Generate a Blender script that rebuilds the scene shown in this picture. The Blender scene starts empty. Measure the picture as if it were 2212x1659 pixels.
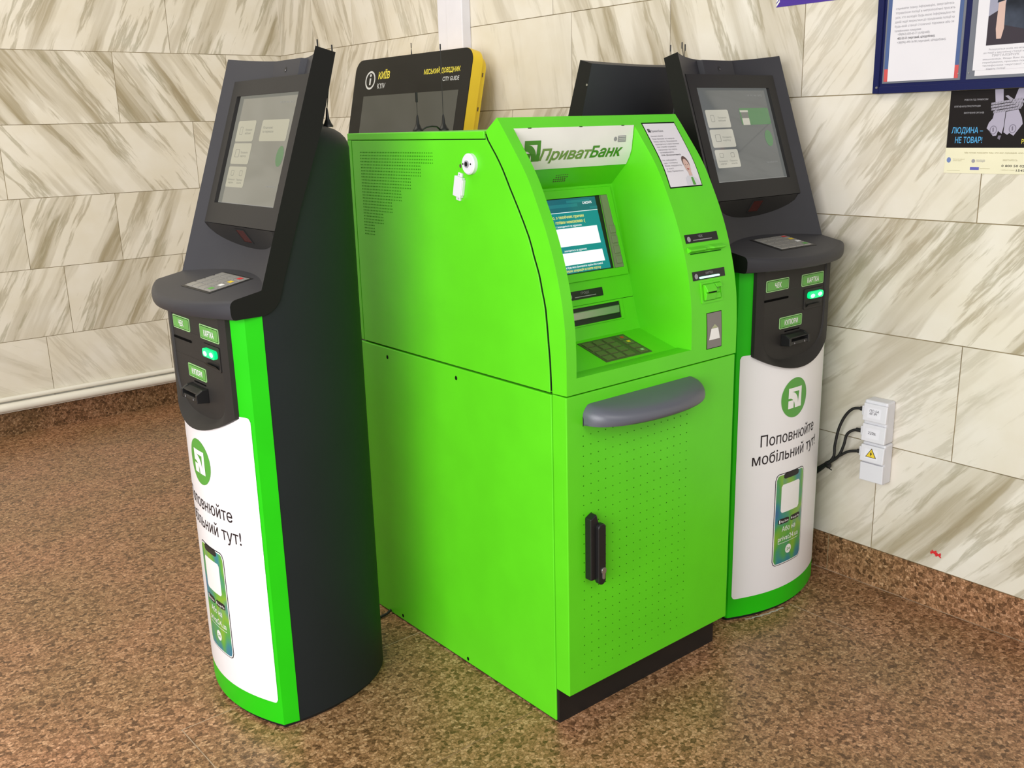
import bpy, math, random
from mathutils import Vector, Matrix
from mathutils.geometry import delaunay_2d_cdt, tessellate_polygon

SC = bpy.context.scene
COL = SC.collection
rnd = random.Random(7)

# ---------------------------------------------------------------- camera
F_PX, PITCH, ROLL, YAW = 2089.57, 0.261878, -0.0262024, -0.685398
cy, sy = math.cos(YAW), math.sin(YAW)
cp, sp = math.cos(PITCH), math.sin(PITCH)
cr, sr = math.cos(ROLL), math.sin(ROLL)
fwd = Vector((-sy * cp, cy * cp, -sp))
rt0 = Vector((cy, sy, 0))
up0 = rt0.cross(fwd)
rt = cr * rt0 + sr * up0
upv = -sr * rt0 + cr * up0
cd = bpy.data.cameras.new('camera')
cd.sensor_fit = 'HORIZONTAL'
cd.sensor_width = 36.0
cd.lens = F_PX / 2212 * 36.0
cd.clip_start = 0.05
cam = bpy.data.objects.new('camera', cd)
COL.objects.link(cam)
cam.matrix_world = Matrix(((rt.x, upv.x, -fwd.x, 0), (rt.y, upv.y, -fwd.y, 0), (rt.z, upv.z, -fwd.z, 1.62), (0, 0, 0, 1)))
SC.camera = cam

# ---------------------------------------------------------------- light
SC.view_settings.view_transform = 'Standard'
SC.view_settings.look = 'None'
SC.view_settings.gamma = 1.0
SC.view_settings.use_curve_mapping = False
SC.view_settings.exposure = 0.0
W = bpy.data.worlds.new('hall_light')
SC.world = W
W.use_nodes = True
W.node_tree.nodes['Background'].inputs[0].default_value = (1.0, 0.975, 0.96, 1)
W.node_tree.nodes['Background'].inputs[1].default_value = 0.36


def area(name, loc, target, sx, sy_, power, color):
    l = bpy.data.lights.new(name, 'AREA')
    l.shape = 'RECTANGLE'
    l.size, l.size_y, l.energy, l.color = sx, sy_, power, color
    o = bpy.data.objects.new(name, l)
    COL.objects.link(o)
    o.location = loc
    o.rotation_euler = (Vector(target) - Vector(loc)).to_track_quat('-Z', 'Y').to_euler()
    return o


area('left_area_light', (-2.1, 0.5, 1.75), (1.6, 2.3, 0.75), 3.6, 2.0, 222, (0.98, 0.98, 1.0))  # broad area light added on the left; source unseen, no window there
area('ceiling_lamp', (0.2, 3.6, 3.6), (0.6, 4.6, 0.8), 3.0, 1.4, 68, (1.0, 0.92, 0.75))
area('ceiling_lamp.001', (0.9, -1.4, 3.3), (1.7, 1.9, 0.8), 2.4, 1.4, 48, (1.0, 0.97, 0.93))

# ---------------------------------------------------------------- materials
MATS = {}


def _principled(name):
    m = bpy.data.materials.new(name)
    m.use_nodes = True
    return m, m.node_tree, m.node_tree.nodes['Principled BSDF']


def mat(name, color, rough=0.5, metal=0.0, spec=0.5, grain=0.0, gscale=400.0, emit=None, estr=0.0, coat=0.0, vary=0.04):
    """plain surface with a little procedural tone variation and optional fine grain"""
    if name in MATS:
        return MATS[name]
    m, nt, b = _principled(name)
    b.inputs['Roughness'].default_value = rough
    b.inputs['Metallic'].default_value = metal
    b.inputs['Specular IOR Level'].default_value = spec
    b.inputs['Coat Weight'].default_value = coat
    b.inputs['Coat Roughness'].default_value = 0.08
    tc = nt.nodes.new('ShaderNodeTexCoord')
    n = nt.nodes.new('ShaderNodeTexNoise')
    n.inputs['Scale'].default_value = 7.0
    n.inputs['Detail'].default_value = 4.0
    nt.links.new(tc.outputs['Object'], n.inputs['Vector'])
    r = nt.nodes.new('ShaderNodeValToRGB')
    c = Vector(color)
    lo, hi = c * (1 - vary), c * (1 + vary)
    r.color_ramp.elements[0].position, r.color_ramp.elements[1].position = 0.3, 0.7
    r.color_ramp.elements[0].color = (*lo, 1)
    r.color_ramp.elements[1].color = (*[min(1, x) for x in hi], 1)
    nt.links.new(n.outputs['Fac'], r.inputs['Fac'])
    nt.links.new(r.outputs['Color'], b.inputs['Base Color'])
    if grain:
        n2 = nt.nodes.new('ShaderNodeTexNoise')
        n2.inputs['Scale'].default_value = gscale
        n2.inputs['Detail'].default_value = 2.0
        nt.links.new(tc.outputs['Object'], n2.inputs['Vector'])
        bp = nt.nodes.new('ShaderNodeBump')
        bp.inputs['Strength'].default_value = grain
        bp.inputs['Distance'].default_value = 0.0006
        nt.links.new(n2.outputs['Fac'], bp.inputs['Height'])
        nt.links.new(bp.outputs['Normal'], b.inputs['Normal'])
    if emit:
        b.inputs['Emission Color'].default_value = (*emit, 1)
        b.inputs['Emission Strength'].default_value = estr
    MATS[name] = m
    return m


GREEN = mat('green powder coat', (0.102, 0.62, 0.010), 0.38, spec=0.45, grain=0.25, gscale=900)
KGREEN = mat('green kiosk lacquer', (0.014, 0.50, 0.003), 0.35, spec=0.4, grain=0.15, gscale=900)
DGAP = mat('dark gap', (0.004, 0.012, 0.004), 0.8, spec=0.1)
HOLE = mat('black slot', (0.002, 0.002, 0.002), 0.9, spec=0.05)
GDOT2 = mat('small drilled hole', (0.016, 0.16, 0.006), 0.8, spec=0.1)
GDOT = mat('drilled hole', (0.010, 0.10, 0.004), 0.8, spec=0.1)
BLACK = mat('black plastic', (0.010, 0.010, 0.010), 0.42, spec=0.4)
HOODS = mat('black hood side', (0.0075, 0.0075, 0.0072), 0.42, spec=0.22)
HOOD = mat('textured dark plastic', (0.036, 0.0355, 0.040), 0.45, spec=0.24, grain=0.5, gscale=1500)
BEZEL = mat('dark grey bezel plastic', (0.024, 0.023, 0.022), 0.48, spec=0.22, grain=0.4, gscale=1500)
BODY = mat('charcoal powder coat', (0.0145, 0.0175, 0.0195), 0.5, spec=0.18, grain=0.35, gscale=1200)
PANEL = mat('dark panel plastic', (0.026, 0.024, 0.022), 0.5, spec=0.2, grain=0.4, gscale=1500)
WHITE = mat('white poster vinyl', (0.80, 0.79, 0.80), 0.32, spec=0.45, vary=0.01)
PAPER = mat('white paper', (0.70, 0.68, 0.71), 0.6, spec=0.3, vary=0.015)
PLAST = mat('white plastic', (0.68, 0.68, 0.71), 0.35, spec=0.5, vary=0.01)
GREYP = mat('grey ledge plastic', (0.095, 0.100, 0.122), 0.36, spec=0.5, grain=0.3, gscale=900)
STEEL = mat('brushed steel', (0.42, 0.41, 0.38), 0.38, metal=0.9, vary=0.06)
KEYST = mat('steel keypad', (0.26, 0.25, 0.235), 0.42, metal=0.35)
KEYST2 = mat('steel key caps', (0.33, 0.32, 0.295), 0.36, metal=0.35)
INK = mat('black ink', (0.020, 0.014, 0.016), 0.5, spec=0.3)
GINK = mat('grey ink', (0.30, 0.29, 0.31), 0.6, spec=0.3)
GLOGO = mat('logo green', (0.085, 0.33, 0.045), 0.4, spec=0.4)
GTEXT = mat('sign green', (0.055, 0.24, 0.016), 0.4, spec=0.4)
WINK = mat('white ink', (0.80, 0.80, 0.78), 0.4, spec=0.4)
LABG = mat('label green', (0.10, 0.36, 0.055), 0.3, spec=0.5)
LABE = mat('label edge light green', (0.30, 0.58, 0.22), 0.3, spec=0.5)
RED = mat('red', (0.55, 0.03, 0.03), 0.4)
YEL = mat('yellow', (0.75, 0.55, 0.03), 0.4)
CREAM = mat('cream sign', (0.80, 0.78, 0.75), 0.35, spec=0.45)
SCANR = mat('dark red scanner glass', (0.060, 0.012, 0.008), 0.12, spec=0.6)
GLASSB = mat('black glass', (0.009, 0.009, 0.008), 0.14, spec=0.2)
KYEL = mat('yellow lacquer', (0.80, 0.56, 0.02), 0.35, spec=0.45)
KTXY = mat('yellow lettering', (0.72, 0.62, 0.06), 0.4)
KTXW = mat('pale lettering', (0.55, 0.56, 0.55), 0.4)
NAVY = mat('navy painted board', (0.008, 0.011, 0.070), 0.38, spec=0.2, grain=0.4, gscale=700)
LED = mat('green indicator light', (0.0, 0.3, 0.1), 0.3, emit=(0.0, 0.85, 0.22), estr=1.0)
LEDW = mat('bright indicator core', (0.3, 0.9, 0.6), 0.3, emit=(0.50, 1.0, 0.72), estr=1.2)
PIPEW = mat('cream painted pipe', (0.74, 0.71, 0.62), 0.4, spec=0.45)
DUCT = mat('white duct plastic', (0.74, 0.73, 0.79), 0.45)
GROUT = mat('tile joint', (0.26, 0.21, 0.12), 0.85, spec=0.2, vary=0.25)
CABLE = mat('black cable rubber', (0.012, 0.012, 0.012), 0.5)
SKIN = mat('printed skin tone', (0.58, 0.40, 0.34), 0.6)
HAIR = mat('printed dark brown', (0.10, 0.055, 0.045), 0.6)


def glow(name, color, estr, base=(0.01, 0.01, 0.01), rough=0.12):
    return mat(name, base, rough, spec=0.5, emit=color, estr=estr)


def marble():
    m, nt, b = _principled('veined marble')
    N, L = nt.nodes, nt.links
    uv = N.new('ShaderNodeUVMap'); uv.uv_map = 'slab_uv'
    at = N.new('ShaderNodeVertexColor'); at.layer_name = 'slab'
    sep = N.new('ShaderNodeSeparateColor'); L.new(at.outputs['Color'], sep.inputs[0])
    ang = N.new('ShaderNodeMath'); ang.operation = 'MULTIPLY'; ang.inputs[1].default_value = math.pi
    L.new(sep.outputs[2], ang.inputs[0])
    neg = N.new('ShaderNodeMath'); neg.operation = 'MULTIPLY'; neg.inputs[1].default_value = -1
    L.new(ang.outputs[0], neg.inputs[0])
    # gentle warp so veins wander
    wn = N.new('ShaderNodeTexNoise'); wn.inputs['Scale'].default_value = 3.2; wn.inputs['Detail'].default_value = 3
    L.new(uv.outputs[0], wn.inputs['Vector'])
    wm = N.new('ShaderNodeVectorMath'); wm.operation = 'MULTIPLY_ADD'
    wm.inputs[1].default_value = (0.030, 0.030, 0.0)
    L.new(wn.outputs['Color'], wm.inputs[0]); L.new(uv.outputs[0], wm.inputs[2])
    rot = N.new('ShaderNodeVectorRotate'); rot.rotation_type = 'Z_AXIS'
    L.new(wm.outputs[0], rot.inputs['Vector']); L.new(neg.outputs[0], rot.inputs['Angle'])
    off = N.new('ShaderNodeCombineXYZ')
    o1 = N.new('ShaderNodeMath'); o1.operation = 'MULTIPLY'; o1.inputs[1].default_value = 37
    L.new(sep.outputs[0], o1.inputs[0]); L.new(o1.outputs[0], off.inputs[2])
    st = N.new('ShaderNodeVectorMath'); st.operation = 'MULTIPLY_ADD'
    st.inputs[1].default_value = (0.55, 4.6, 1)
    L.new(rot.outputs[0], st.inputs[0]); L.new(off.outputs[0], st.inputs[2])

    def noise(vec, scale, detail, rough=0.55):
        n = N.new('ShaderNodeTexNoise')
        n.inputs['Scale'].default_value = scale; n.inputs['Detail'].default_value = detail
        n.inputs['Roughness'].default_value = rough
        L.new(vec, n.inputs['Vector'])
        return n.outputs['Fac']

    def ramp(fac, stops):
        r = N.new('ShaderNodeValToRGB')
        e = r.color_ramp.elements
        while len(e) < len(stops):
            e.new(0.5)
        for k, (p, c) in enumerate(stops):
            e[k].position = p; e[k].color = c if len(c) == 4 else (*c, 1)
        L.new(fac, r.inputs['Fac'])
        return r.outputs['Color']

    def mix(fac, a, c, mode='MIX'):
        x = N.new('ShaderNodeMix'); x.data_type = 'RGBA'; x.blend_type = mode
        if isinstance(fac, float):
            x.inputs[0].default_value = fac
        else:
            L.new(fac, x.inputs[0])
        for sock, v in ((x.inputs[6], a), (x.inputs[7], c)):
            if isinstance(v, tuple):
                sock.default_value = v
            else:
                L.new(v, sock)
        return x.outputs[2]

    g = lambda v: (v, v, v, 1)
    broad = ramp(noise(st.outputs[0], 1.5, 5.0, 0.5), [(0.485, g(0)), (0.52, g(0.34)), (0.585, g(0.44)), (0.615, g(0.85)), (0.72, g(1))])
    line = ramp(noise(st.outputs[0], 2.9, 7.0, 0.62), [(0.535, g(0)), (0.575, g(0.8)), (0.60, g(1)), (0.64, g(0.2))])
    cloud = ramp(noise(uv.outputs[0], 4.0, 5.0), [(0.35, g(0)), (0.7, g(1))])
    base = mix(cloud, (0.690, 0.638, 0.525, 1), (0.750, 0.712, 0.628, 1))
    st2 = N.new('ShaderNodeVectorMath'); st2.operation = 'MULTIPLY'; st2.inputs[1].default_value = (1.6, 5.0, 1)
    L.new(st.outputs[0], st2.inputs[0])
    fine = ramp(noise(st2.outputs[0], 1.0, 4.0, 0.6), [(0.36, g(0.45)), (0.52, g(0.9)), (0.64, g(1.12))])
    broad = mix(1.0, broad, fine, 'MULTIPLY')
    dens = N.new('ShaderNodeMath'); dens.operation = 'MULTIPLY'
    L.new(broad, dens.inputs[0]); L.new(sep.outputs[1], dens.inputs[1])
    c1 = mix(dens.outputs[0], base, (0.345, 0.290, 0.185, 1))
    d2 = N.new('ShaderNodeMath'); d2.operation = 'MULTIPLY'
    L.new(line, d2.inputs[0]); L.new(sep.outputs[1], d2.inputs[1])
    d3 = N.new('ShaderNodeMath'); d3.operation = 'MULTIPLY'; d3.inputs[1].default_value = 0.62
    L.new(d2.outputs[0], d3.inputs[0])
    tint = mix(cloud, (0.300, 0.240, 0.145, 1), (0.285, 0.265, 0.165, 1))
    c2 = mix(d3.outputs[0], c1, tint)
    L.new(c2, b.inputs['Base Color'])
    b.inputs['Roughness'].default_value = 0.28
    b.inputs['Specular IOR Level'].default_value = 0.4
    return m


def granite(name, dark):
    m, nt, b = _principled(name)
    N, L = nt.nodes, nt.links
    tc = N.new('ShaderNodeTexCoord')
    wn = N.new('ShaderNodeTexNoise'); wn.inputs['Scale'].default_value = 60; wn.inputs['Detail'].default_value = 3
    L.new(tc.outputs['Object'], wn.inputs['Vector'])
    wm = N.new('ShaderNodeVectorMath'); wm.operation = 'MULTIPLY_ADD'; wm.inputs[1].default_value = (0.012,) * 3
    L.new(wn.outputs['Color'], wm.inputs[0]); L.new(tc.outputs['Object'], wm.inputs[2])
    v = N.new('ShaderNodeTexVoronoi'); v.inputs['Scale'].default_value = 92
    L.new(wm.outputs[0], v.inputs['Vector'])
    sep = N.new('ShaderNodeSeparateColor'); L.new(v.outputs['Color'], sep.inputs[0])
    r = N.new('ShaderNodeValToRGB'); e = r.color_ramp.elements
    k = dark
    stops = [(0.0, (0.13 * k, 0.068 * k, 0.034 * k)), (0.16, (0.235 * k, 0.124 * k, 0.062 * k)), (0.45, (0.370 * k, 0.200 * k, 0.106 * k)),
             (0.75, (0.460 * k, 0.260 * k, 0.145 * k)), (1.0, (0.56 * k, 0.34 * k, 0.205 * k))]
    while len(e) < len(stops):
        e.new(0.5)
    for i, (p, c) in enumerate(stops):
        e[i].position = p; e[i].color = (*c, 1)
    L.new(sep.outputs[0], r.inputs['Fac'])
    # dark mineral veins between the grains
    v2 = N.new('ShaderNodeTexVoronoi'); v2.feature = 'DISTANCE_TO_EDGE'; v2.inputs['Scale'].default_value = 92
    L.new(wm.outputs[0], v2.inputs['Vector'])
    r2 = N.new('ShaderNodeValToRGB')
    r2.color_ramp.elements[0].position = 0.02; r2.color_ramp.elements[0].color = (0.36, 0.32, 0.26, 1)
    r2.color_ramp.elements[1].position = 0.14; r2.color_ramp.elements[1].color = (1, 1, 1, 1)
    L.new(v2.outputs['Distance'], r2.inputs['Fac'])
    mx = N.new('ShaderNodeMix'); mx.data_type = 'RGBA'; mx.blend_type = 'MULTIPLY'; mx.inputs[0].default_value = 0.55
    L.new(r.outputs['Color'], mx.inputs[6]); L.new(r2.outputs['Color'], mx.inputs[7])
    n4 = N.new('ShaderNodeTexNoise'); n4.inputs['Scale'].default_value = 130; n4.inputs['Detail'].default_value = 5; n4.inputs['Roughness'].default_value = 0.7
    L.new(tc.outputs['Object'], n4.inputs['Vector'])
    r4 = N.new('ShaderNodeValToRGB')
    r4.color_ramp.elements[0].position = 0.36; r4.color_ramp.elements[0].color = (0.42, 0.38, 0.33, 1)
    r4.color_ramp.elements[1].position = 0.60; r4.color_ramp.elements[1].color = (1.14, 1.12, 1.10, 1)
    L.new(n4.outputs['Fac'], r4.inputs['Fac'])
    m4 = N.new('ShaderNodeMix'); m4.data_type = 'RGBA'; m4.blend_type = 'MULTIPLY'; m4.inputs[0].default_value = 1.0
    L.new(mx.outputs[2], m4.inputs[6]); L.new(r4.outputs['Color'], m4.inputs[7])
    mx = m4
    n3 = N.new('ShaderNodeTexNoise'); n3.inputs['Scale'].default_value = 2.2; n3.inputs['Detail'].default_value = 6
    L.new(tc.outputs['Object'], n3.inputs['Vector'])
    r3 = N.new('ShaderNodeValToRGB')
    r3.color_ramp.elements[0].position = 0.35; r3.color_ramp.elements[0].color = (0.86, 0.90, 0.80, 1)
    r3.color_ramp.elements[1].position = 0.65; r3.color_ramp.elements[1].color = (1.06, 1.0, 0.98, 1)
    L.new(n3.outputs['Fac'], r3.inputs['Fac'])
    m2 = N.new('ShaderNodeMix'); m2.data_type = 'RGBA'; m2.blend_type = 'MULTIPLY'; m2.inputs[0].default_value = 1.0
    L.new(mx.outputs[2], m2.inputs[6]); L.new(r3.outputs['Color'], m2.inputs[7])
    L.new(m2.outputs[2], b.inputs['Base Color'])
    b.inputs['Roughness'].default_value = 0.36
    b.inputs['Specular IOR Level'].default_value = 0.35
    return m


def phone_print():
    """the printed blue-green-yellow wallpaper of the phone on the posters"""
    m, nt, b = _principled('printed phone wallpaper')
    N, L = nt.nodes, nt.links
    tc = N.new('ShaderNodeTexCoord')
    mp = N.new('ShaderNodeMapping'); mp.inputs['Scale'].default_value = (9, 1, 5); mp.inputs['Location'].default_value = (0.3, 0, 0.4)
    L.new(tc.outputs['Object'], mp.inputs['Vector'])
    n = N.new('ShaderNodeTexNoise'); n.inputs['Scale'].default_value = 1.3; n.inputs['Detail'].default_value = 1.0
    L.new(mp.outputs[0], n.inputs['Vector'])
    r = N.new('ShaderNodeValToRGB'); e = r.color_ramp.elements
    stops = [(0.28, (0.04, 0.09, 0.30)), (0.42, (0.03, 0.22, 0.24)), (0.52, (0.08, 0.33, 0.06)), (0.62, (0.20, 0.40, 0.03)), (0.75, (0.04, 0.20, 0.25))]
    while len(e) < len(stops):
        e.new(0.5)
    for i, (p, c) in enumerate(stops):
        e[i].position = p; e[i].color = (*c, 1)
    L.new(n.outputs['Fac'], r.inputs['Fac'])
    L.new(r.outputs['Color'], b.inputs['Base Color'])
    b.inputs['Roughness'].default_value = 0.32
    return m


MARBLE = marble()
GRANITE = granite('speckled brown granite', 1.0)
GRANITE_SHADE = granite('shaded brown granite', 0.62)  # same granite, with the shade under the pipes put into its colour
PHONE = phone_print()


# ---------------------------------------------------------------- mesh helpers
class MB:
    def __init__(self):
        self.v, self.f, self.m, self.mats = [], [], [], []

    def mi(self, m):
        if m not in self.mats:
            self.mats.append(m)
        return self.mats.index(m)

    def face(self, pts, m):
        k = len(self.v)
        self.v += [tuple(p) for p in pts]
        self.f.append(tuple(range(k, k + len(pts)))); self.m.append(self.mi(m))

    def mesh(self, verts, faces, m):
        k = len(self.v); i = self.mi(m)
        self.v += [tuple(p) for p in verts]
        for f in faces:
            self.f.append(tuple(a + k for a in f)); self.m.append(i)

    def box(self, x0, x1, y0, y1, z0, z1, m):
        V = [(x, y, z) for z in (z0, z1) for y in (y0, y1) for x in (x0, x1)]
        self.mesh(V, [(0, 2, 3, 1), (4, 5, 7, 6), (0, 1, 5, 4), (2, 6, 7, 3), (0, 4, 6, 2), (1, 3, 7, 5)], m)

    def prism(self, poly, a, b, fn, m):
        """poly of 2D points extruded between a and b; fn(p, q, t) -> 3D"""
        n = len(poly)
        V = [fn(p, q, a) for p, q in poly] + [fn(p, q, b) for p, q in poly]
        F = [tuple(range(n)), tuple(range(2 * n - 1, n - 1, -1))]
        F += [(i, n + i, n + (i + 1) % n, (i + 1) % n) for i in range(n)]
        self.mesh(V, F, m)

    def loft(self, rings, m, closed=True, caps=(False, False)):
        n = len(rings[0]); V = [p for r in rings for p in r]; F = []
        for i in range(len(rings) - 1):
            for j in range(n if closed else n - 1):
                a, b2 = i * n + j, i * n + (j + 1) % n
                F.append((a, b2, b2 + n, a + n))
        if caps[0]:
            F.append(tuple(range(n - 1, -1, -1)))
        if caps[1]:
            F.append(tuple(range((len(rings) - 1) * n, len(rings) * n)))
        self.mesh(V, F, m)

    def tube(self, pts, r, m, n=10, caps=True):
        pts = [Vector(p) for p in pts]
        rr = r if isinstance(r, (list, tuple)) else [r] * len(pts)
        rings = []
        ref = None
        for i, p in enumerate(pts):
            t = (pts[min(i + 1, len(pts) - 1)] - pts[max(i - 1, 0)]).normalized()
            if ref is None:
                ref = Vector((0, 0, 1)) if abs(t.z) < 0.9 else Vector((1, 0, 0))
            a = t.cross(ref).normalized(); b = a.cross(t).normalized(); ref = b
            rings.append([p + rr[i] * (math.cos(2 * math.pi * k / n) * a + math.sin(2 * math.pi * k / n) * b) for k in range(n)])
        self.loft(rings, m, True, (caps, caps))

    def build(self, name, parent=None, bevel=0.0, seg=2, smooth=None, angle=35):
        me = bpy.data.meshes.new(name)
        me.from_pydata(self.v, [], self.f)
        for mt in self.mats:
            me.materials.append(mt)
        me.polygons.foreach_set('material_index', self.m)
        import bmesh
        b = bmesh.new(); b.from_mesh(me)
        bmesh.ops.remove_doubles(b, verts=b.verts, dist=1e-6)
        bmesh.ops.recalc_face_normals(b, faces=b.faces)
        b.to_mesh(me); b.free()
        if smooth is not None:
            me.shade_smooth()
            me.set_sharp_from_angle(angle=math.radians(smooth))
        o = bpy.data.objects.new(name, me)
        COL.objects.link(o)
        if parent:
            o.parent = parent
        if bevel:
            md = o.modifiers.new('edge', 'BEVEL')
            md.width = bevel; md.segments = seg; md.limit_method = 'ANGLE'; md.angle_limit = math.radians(angle)
            md.harden_normals = False
        return o


def root(name, label, cat, loc=(0, 0, 0), rz=0.0, group=None):
    o = bpy.data.objects.new(name, None)
    COL.objects.link(o)
    o.empty_display_size = 0.1
    o.location = loc; o.rotation_euler = (0, 0, rz)
    return tag(o, label, cat, group)


def tag(o, label, cat, group=None):
    o['label'] = label; o['category'] = cat
    if group:
        o['group'] = group
    return o


def struct(o):
    o['kind'] = 'structure'
    return o


_GL = {}


def _contours(txt, res):
    c = bpy.data.curves.new('lettering_tmp', 'FONT')
    c.body = txt; c.size = 1.0
    o = bpy.data.objects.new('lettering_tmp', c)
    COL.objects.link(o)
    bpy.context.view_layer.update()
    cu = o.to_curve(bpy.context.evaluated_depsgraph_get())
    out = []
    for sp in cu.splines:
        B = [(p.handle_left.xy.copy(), p.co.xy.copy(), p.handle_right.xy.copy()) for p in sp.bezier_points]
        P = []
        for k in range(len(B)):
            a, h1, h2, e = B[k][1], B[k][2], B[(k + 1) % len(B)][0], B[(k + 1) % len(B)][1]
            P.append(a)
            L = (e - a)
            if L.length > 1e-6 and max(abs(L.cross(h1 - a)), abs(L.cross(h2 - a))) / L.length > 0.004:
                for j in range(1, res + 1):
                    u = j / (res + 1)
                    P.append(a * (1 - u) ** 3 + h1 * 3 * u * (1 - u) ** 2 + h2 * 3 * u * u * (1 - u) + e * u ** 3)
        Q = [p for k, p in enumerate(P) if (p - P[k - 1]).length > 1e-5]
        if len(Q) > 2:
            out.append(Q)
    o.to_curve_clear()
    bpy.data.objects.remove(o); bpy.data.curves.remove(c)
    return out


def _sarea(P):
    return sum(P[i - 1].x * P[i].y - P[i].x * P[i - 1].y for i in range(len(P))) / 2


def glyph(ch, bold, res):
    """outline of one character filled by the non-zero rule: (vertices, triangles, advance)"""
    key = (ch, bold, res)
    if key in _GL:
        return _GL[key]
    if ch == ' ':
        _GL[key] = ([], [], 0.30)
        return _GL[key]
    bar0 = min(p.x for q in _contours('|', 1) for p in q)
    both = _contours(ch + '|', 1)
    bar1 = max(min(p.x for p in q) for q in both)
    adv = bar1 - bar0
    C = _contours(ch, res)
    sg = 1 if _sarea(max(C, key=lambda q: abs(_sarea(q)))) > 0 else -1
    K = []
    for P in C:
        n = len(P); Q = []
        for k in range(n):
            t0, t1 = (P[k] - P[k - 1]).normalized(), (P[(k + 1) % n] - P[k]).normalized()
            n0, n1 = Vector((t0.y, -t0.x)) * sg, Vector((t1.y, -t1.x)) * sg
            m = n0 + n1
            m = m.normalized() / max(0.5, math.sqrt(max(0.05, (1 + n0.dot(n1)) / 2))) if m.length > 0.1 else n0
            Q.append(P[k] + m * bold)
        K.append(Q)
    V = [p for q in K for p in q]; E = []
    k = 0
    for q in K:
        E += [(k + i, k + (i + 1) % len(q)) for i in range(len(q))]; k += len(q)
    VV, _, FF_, *_r = delaunay_2d_cdt(V, E, [], 0, 1e-6)
    keep = []
    for f in FF_:
        cx = sum(VV[i].x for i in f) / len(f); cy_ = sum(VV[i].y for i in f) / len(f)
        w = 0
        for q in K:
            for i in range(len(q)):
                a, b_ = q[i - 1], q[i]
                if (a.y > cy_) != (b_.y > cy_):
                    x = a.x + (cy_ - a.y) / (b_.y - a.y) * (b_.x - a.x)
                    if x > cx:
                        w += 1 if b_.y > a.y else -1
        if w:
            keep.append(tuple(f))
    _GL[key] = ([(p.x, p.y) for p in VV], keep, adv)
    return _GL[key]


CAP = 0.729


def text(mb, s, x0, x1, base, cap, m, fn, bold=0.0, shear=0.0, res=2):
    """lettering from x0 to x1, baseline and cap height given"""
    res = min(res, 2)
    V, F = [], []
    x = 0.0
    for ch in s:
        gv, gf, adv = glyph(ch, bold, res)
        k = len(V)
        V += [(x + p[0] + shear * p[1], p[1]) for p in gv]
        F += [tuple(i + k for i in f) for f in gf]
        x += adv
    used = {i for f in F for i in f}
    a, b = min(V[i][0] for i in used), max(V[i][0] for i in used)
    ky = cap / CAP
    kx = (x1 - x0) / (b - a)
    lay(mb, [(x0 + (p[0] - a) * kx, base + p[1] * ky) for p in V], F, fn, m)


def _cut(P, ax, lim, sgn):
    out = []
    for k in range(len(P)):
        a, b = P[k - 1], P[k]
        da, db = (a[ax] - lim) * sgn, (b[ax] - lim) * sgn
        if (da < 0) != (db < 0):
            u = da / (da - db)
            out.append((a[0] + (b[0] - a[0]) * u, a[1] + (b[1] - a[1]) * u))
        if db >= 0:
            out.append(b)
    return out


def lay(mb, V, F, fn, m):
    """put flat 2D faces onto a surface; on a curved one they are first cut into narrow strips that follow it"""
    ax = getattr(fn, 'axis', None)
    if ax is None:
        mb.mesh([fn(*p) for p in V], F, m)
        return
    st = fn.step
    for f in F:
        P = [V[i] for i in f]
        lo, hi = min(p[ax] for p in P), max(p[ax] for p in P)
        k0, k1 = math.floor(lo / st + 1e-6), math.ceil(hi / st - 1e-6)
        for k in range(k0, max(k1, k0 + 1)):
            Q = P
            if k > k0:
                Q = _cut(Q, ax, k * st, 1)
            if k < k1 - 1 and len(Q) > 2:
                Q = _cut(Q, ax, (k + 1) * st, -1)
            if len(Q) > 2:
                mb.face([fn(*p) for p in Q], m)


def curved(f, axis, step):
    f.axis, f.step = axis, step
    return f


def rrect(x0, x1, z0, z1, r, n=5):
    P = []
    for cx, cz, a0 in ((x1 - r, z0 + r, -90), (x1 - r, z1 - r, 0), (x0 + r, z1 - r, 90), (x0 + r, z0 + r, 180)):
        for k in range(n + 1):
            a = math.radians(a0 + 90 * k / n)
            P.append((cx + r * math.cos(a), cz + r * math.sin(a)))
    return P


def flat(mb, poly, fn, m):
    if getattr(fn, 'axis', None) is None:
        mb.face([fn(*p) for p in poly], m)
    else:
        lay(mb, list(poly), tessellate_polygon([[Vector((p[0], p[1], 0)) for p in poly]]), fn, m)


def strips(mb, x0, x1, lo, hi, fn, m, n=24):
    """curved-surface fill between lo(x) and hi(x) in n columns"""
    for i in range(n):
        a = x0 + (x1 - x0) * i / n; b = x0 + (x1 - x0) * (i + 1) / n
        mb.face([fn(a, lo(a)), fn(b, lo(b)), fn(b, hi(b)), fn(a, hi(a))], m)


def disc(mb, cx, cz, rx, rz, fn, m, n=28):
    f = lambda s: (lambda x: cz + s * rz * math.sqrt(max(0, 1 - ((x - cx) / rx) ** 2)))
    xs = [cx - rx * math.cos(math.pi * k / n) for k in range(n + 1)]
    for a, b in zip(xs, xs[1:]):
        lo, hi = f(-1), f(1)
        q = [fn(a, lo(a)), fn(b, lo(b)), fn(b, hi(b)), fn(a, hi(a))]
        if abs(hi(a) - lo(a)) < 1e-9:
            q = [q[0], q[1], q[2]]
        elif abs(hi(b) - lo(b)) < 1e-9:
            q = [q[0], q[1], q[3]]
        mb.face(q, m)


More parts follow.
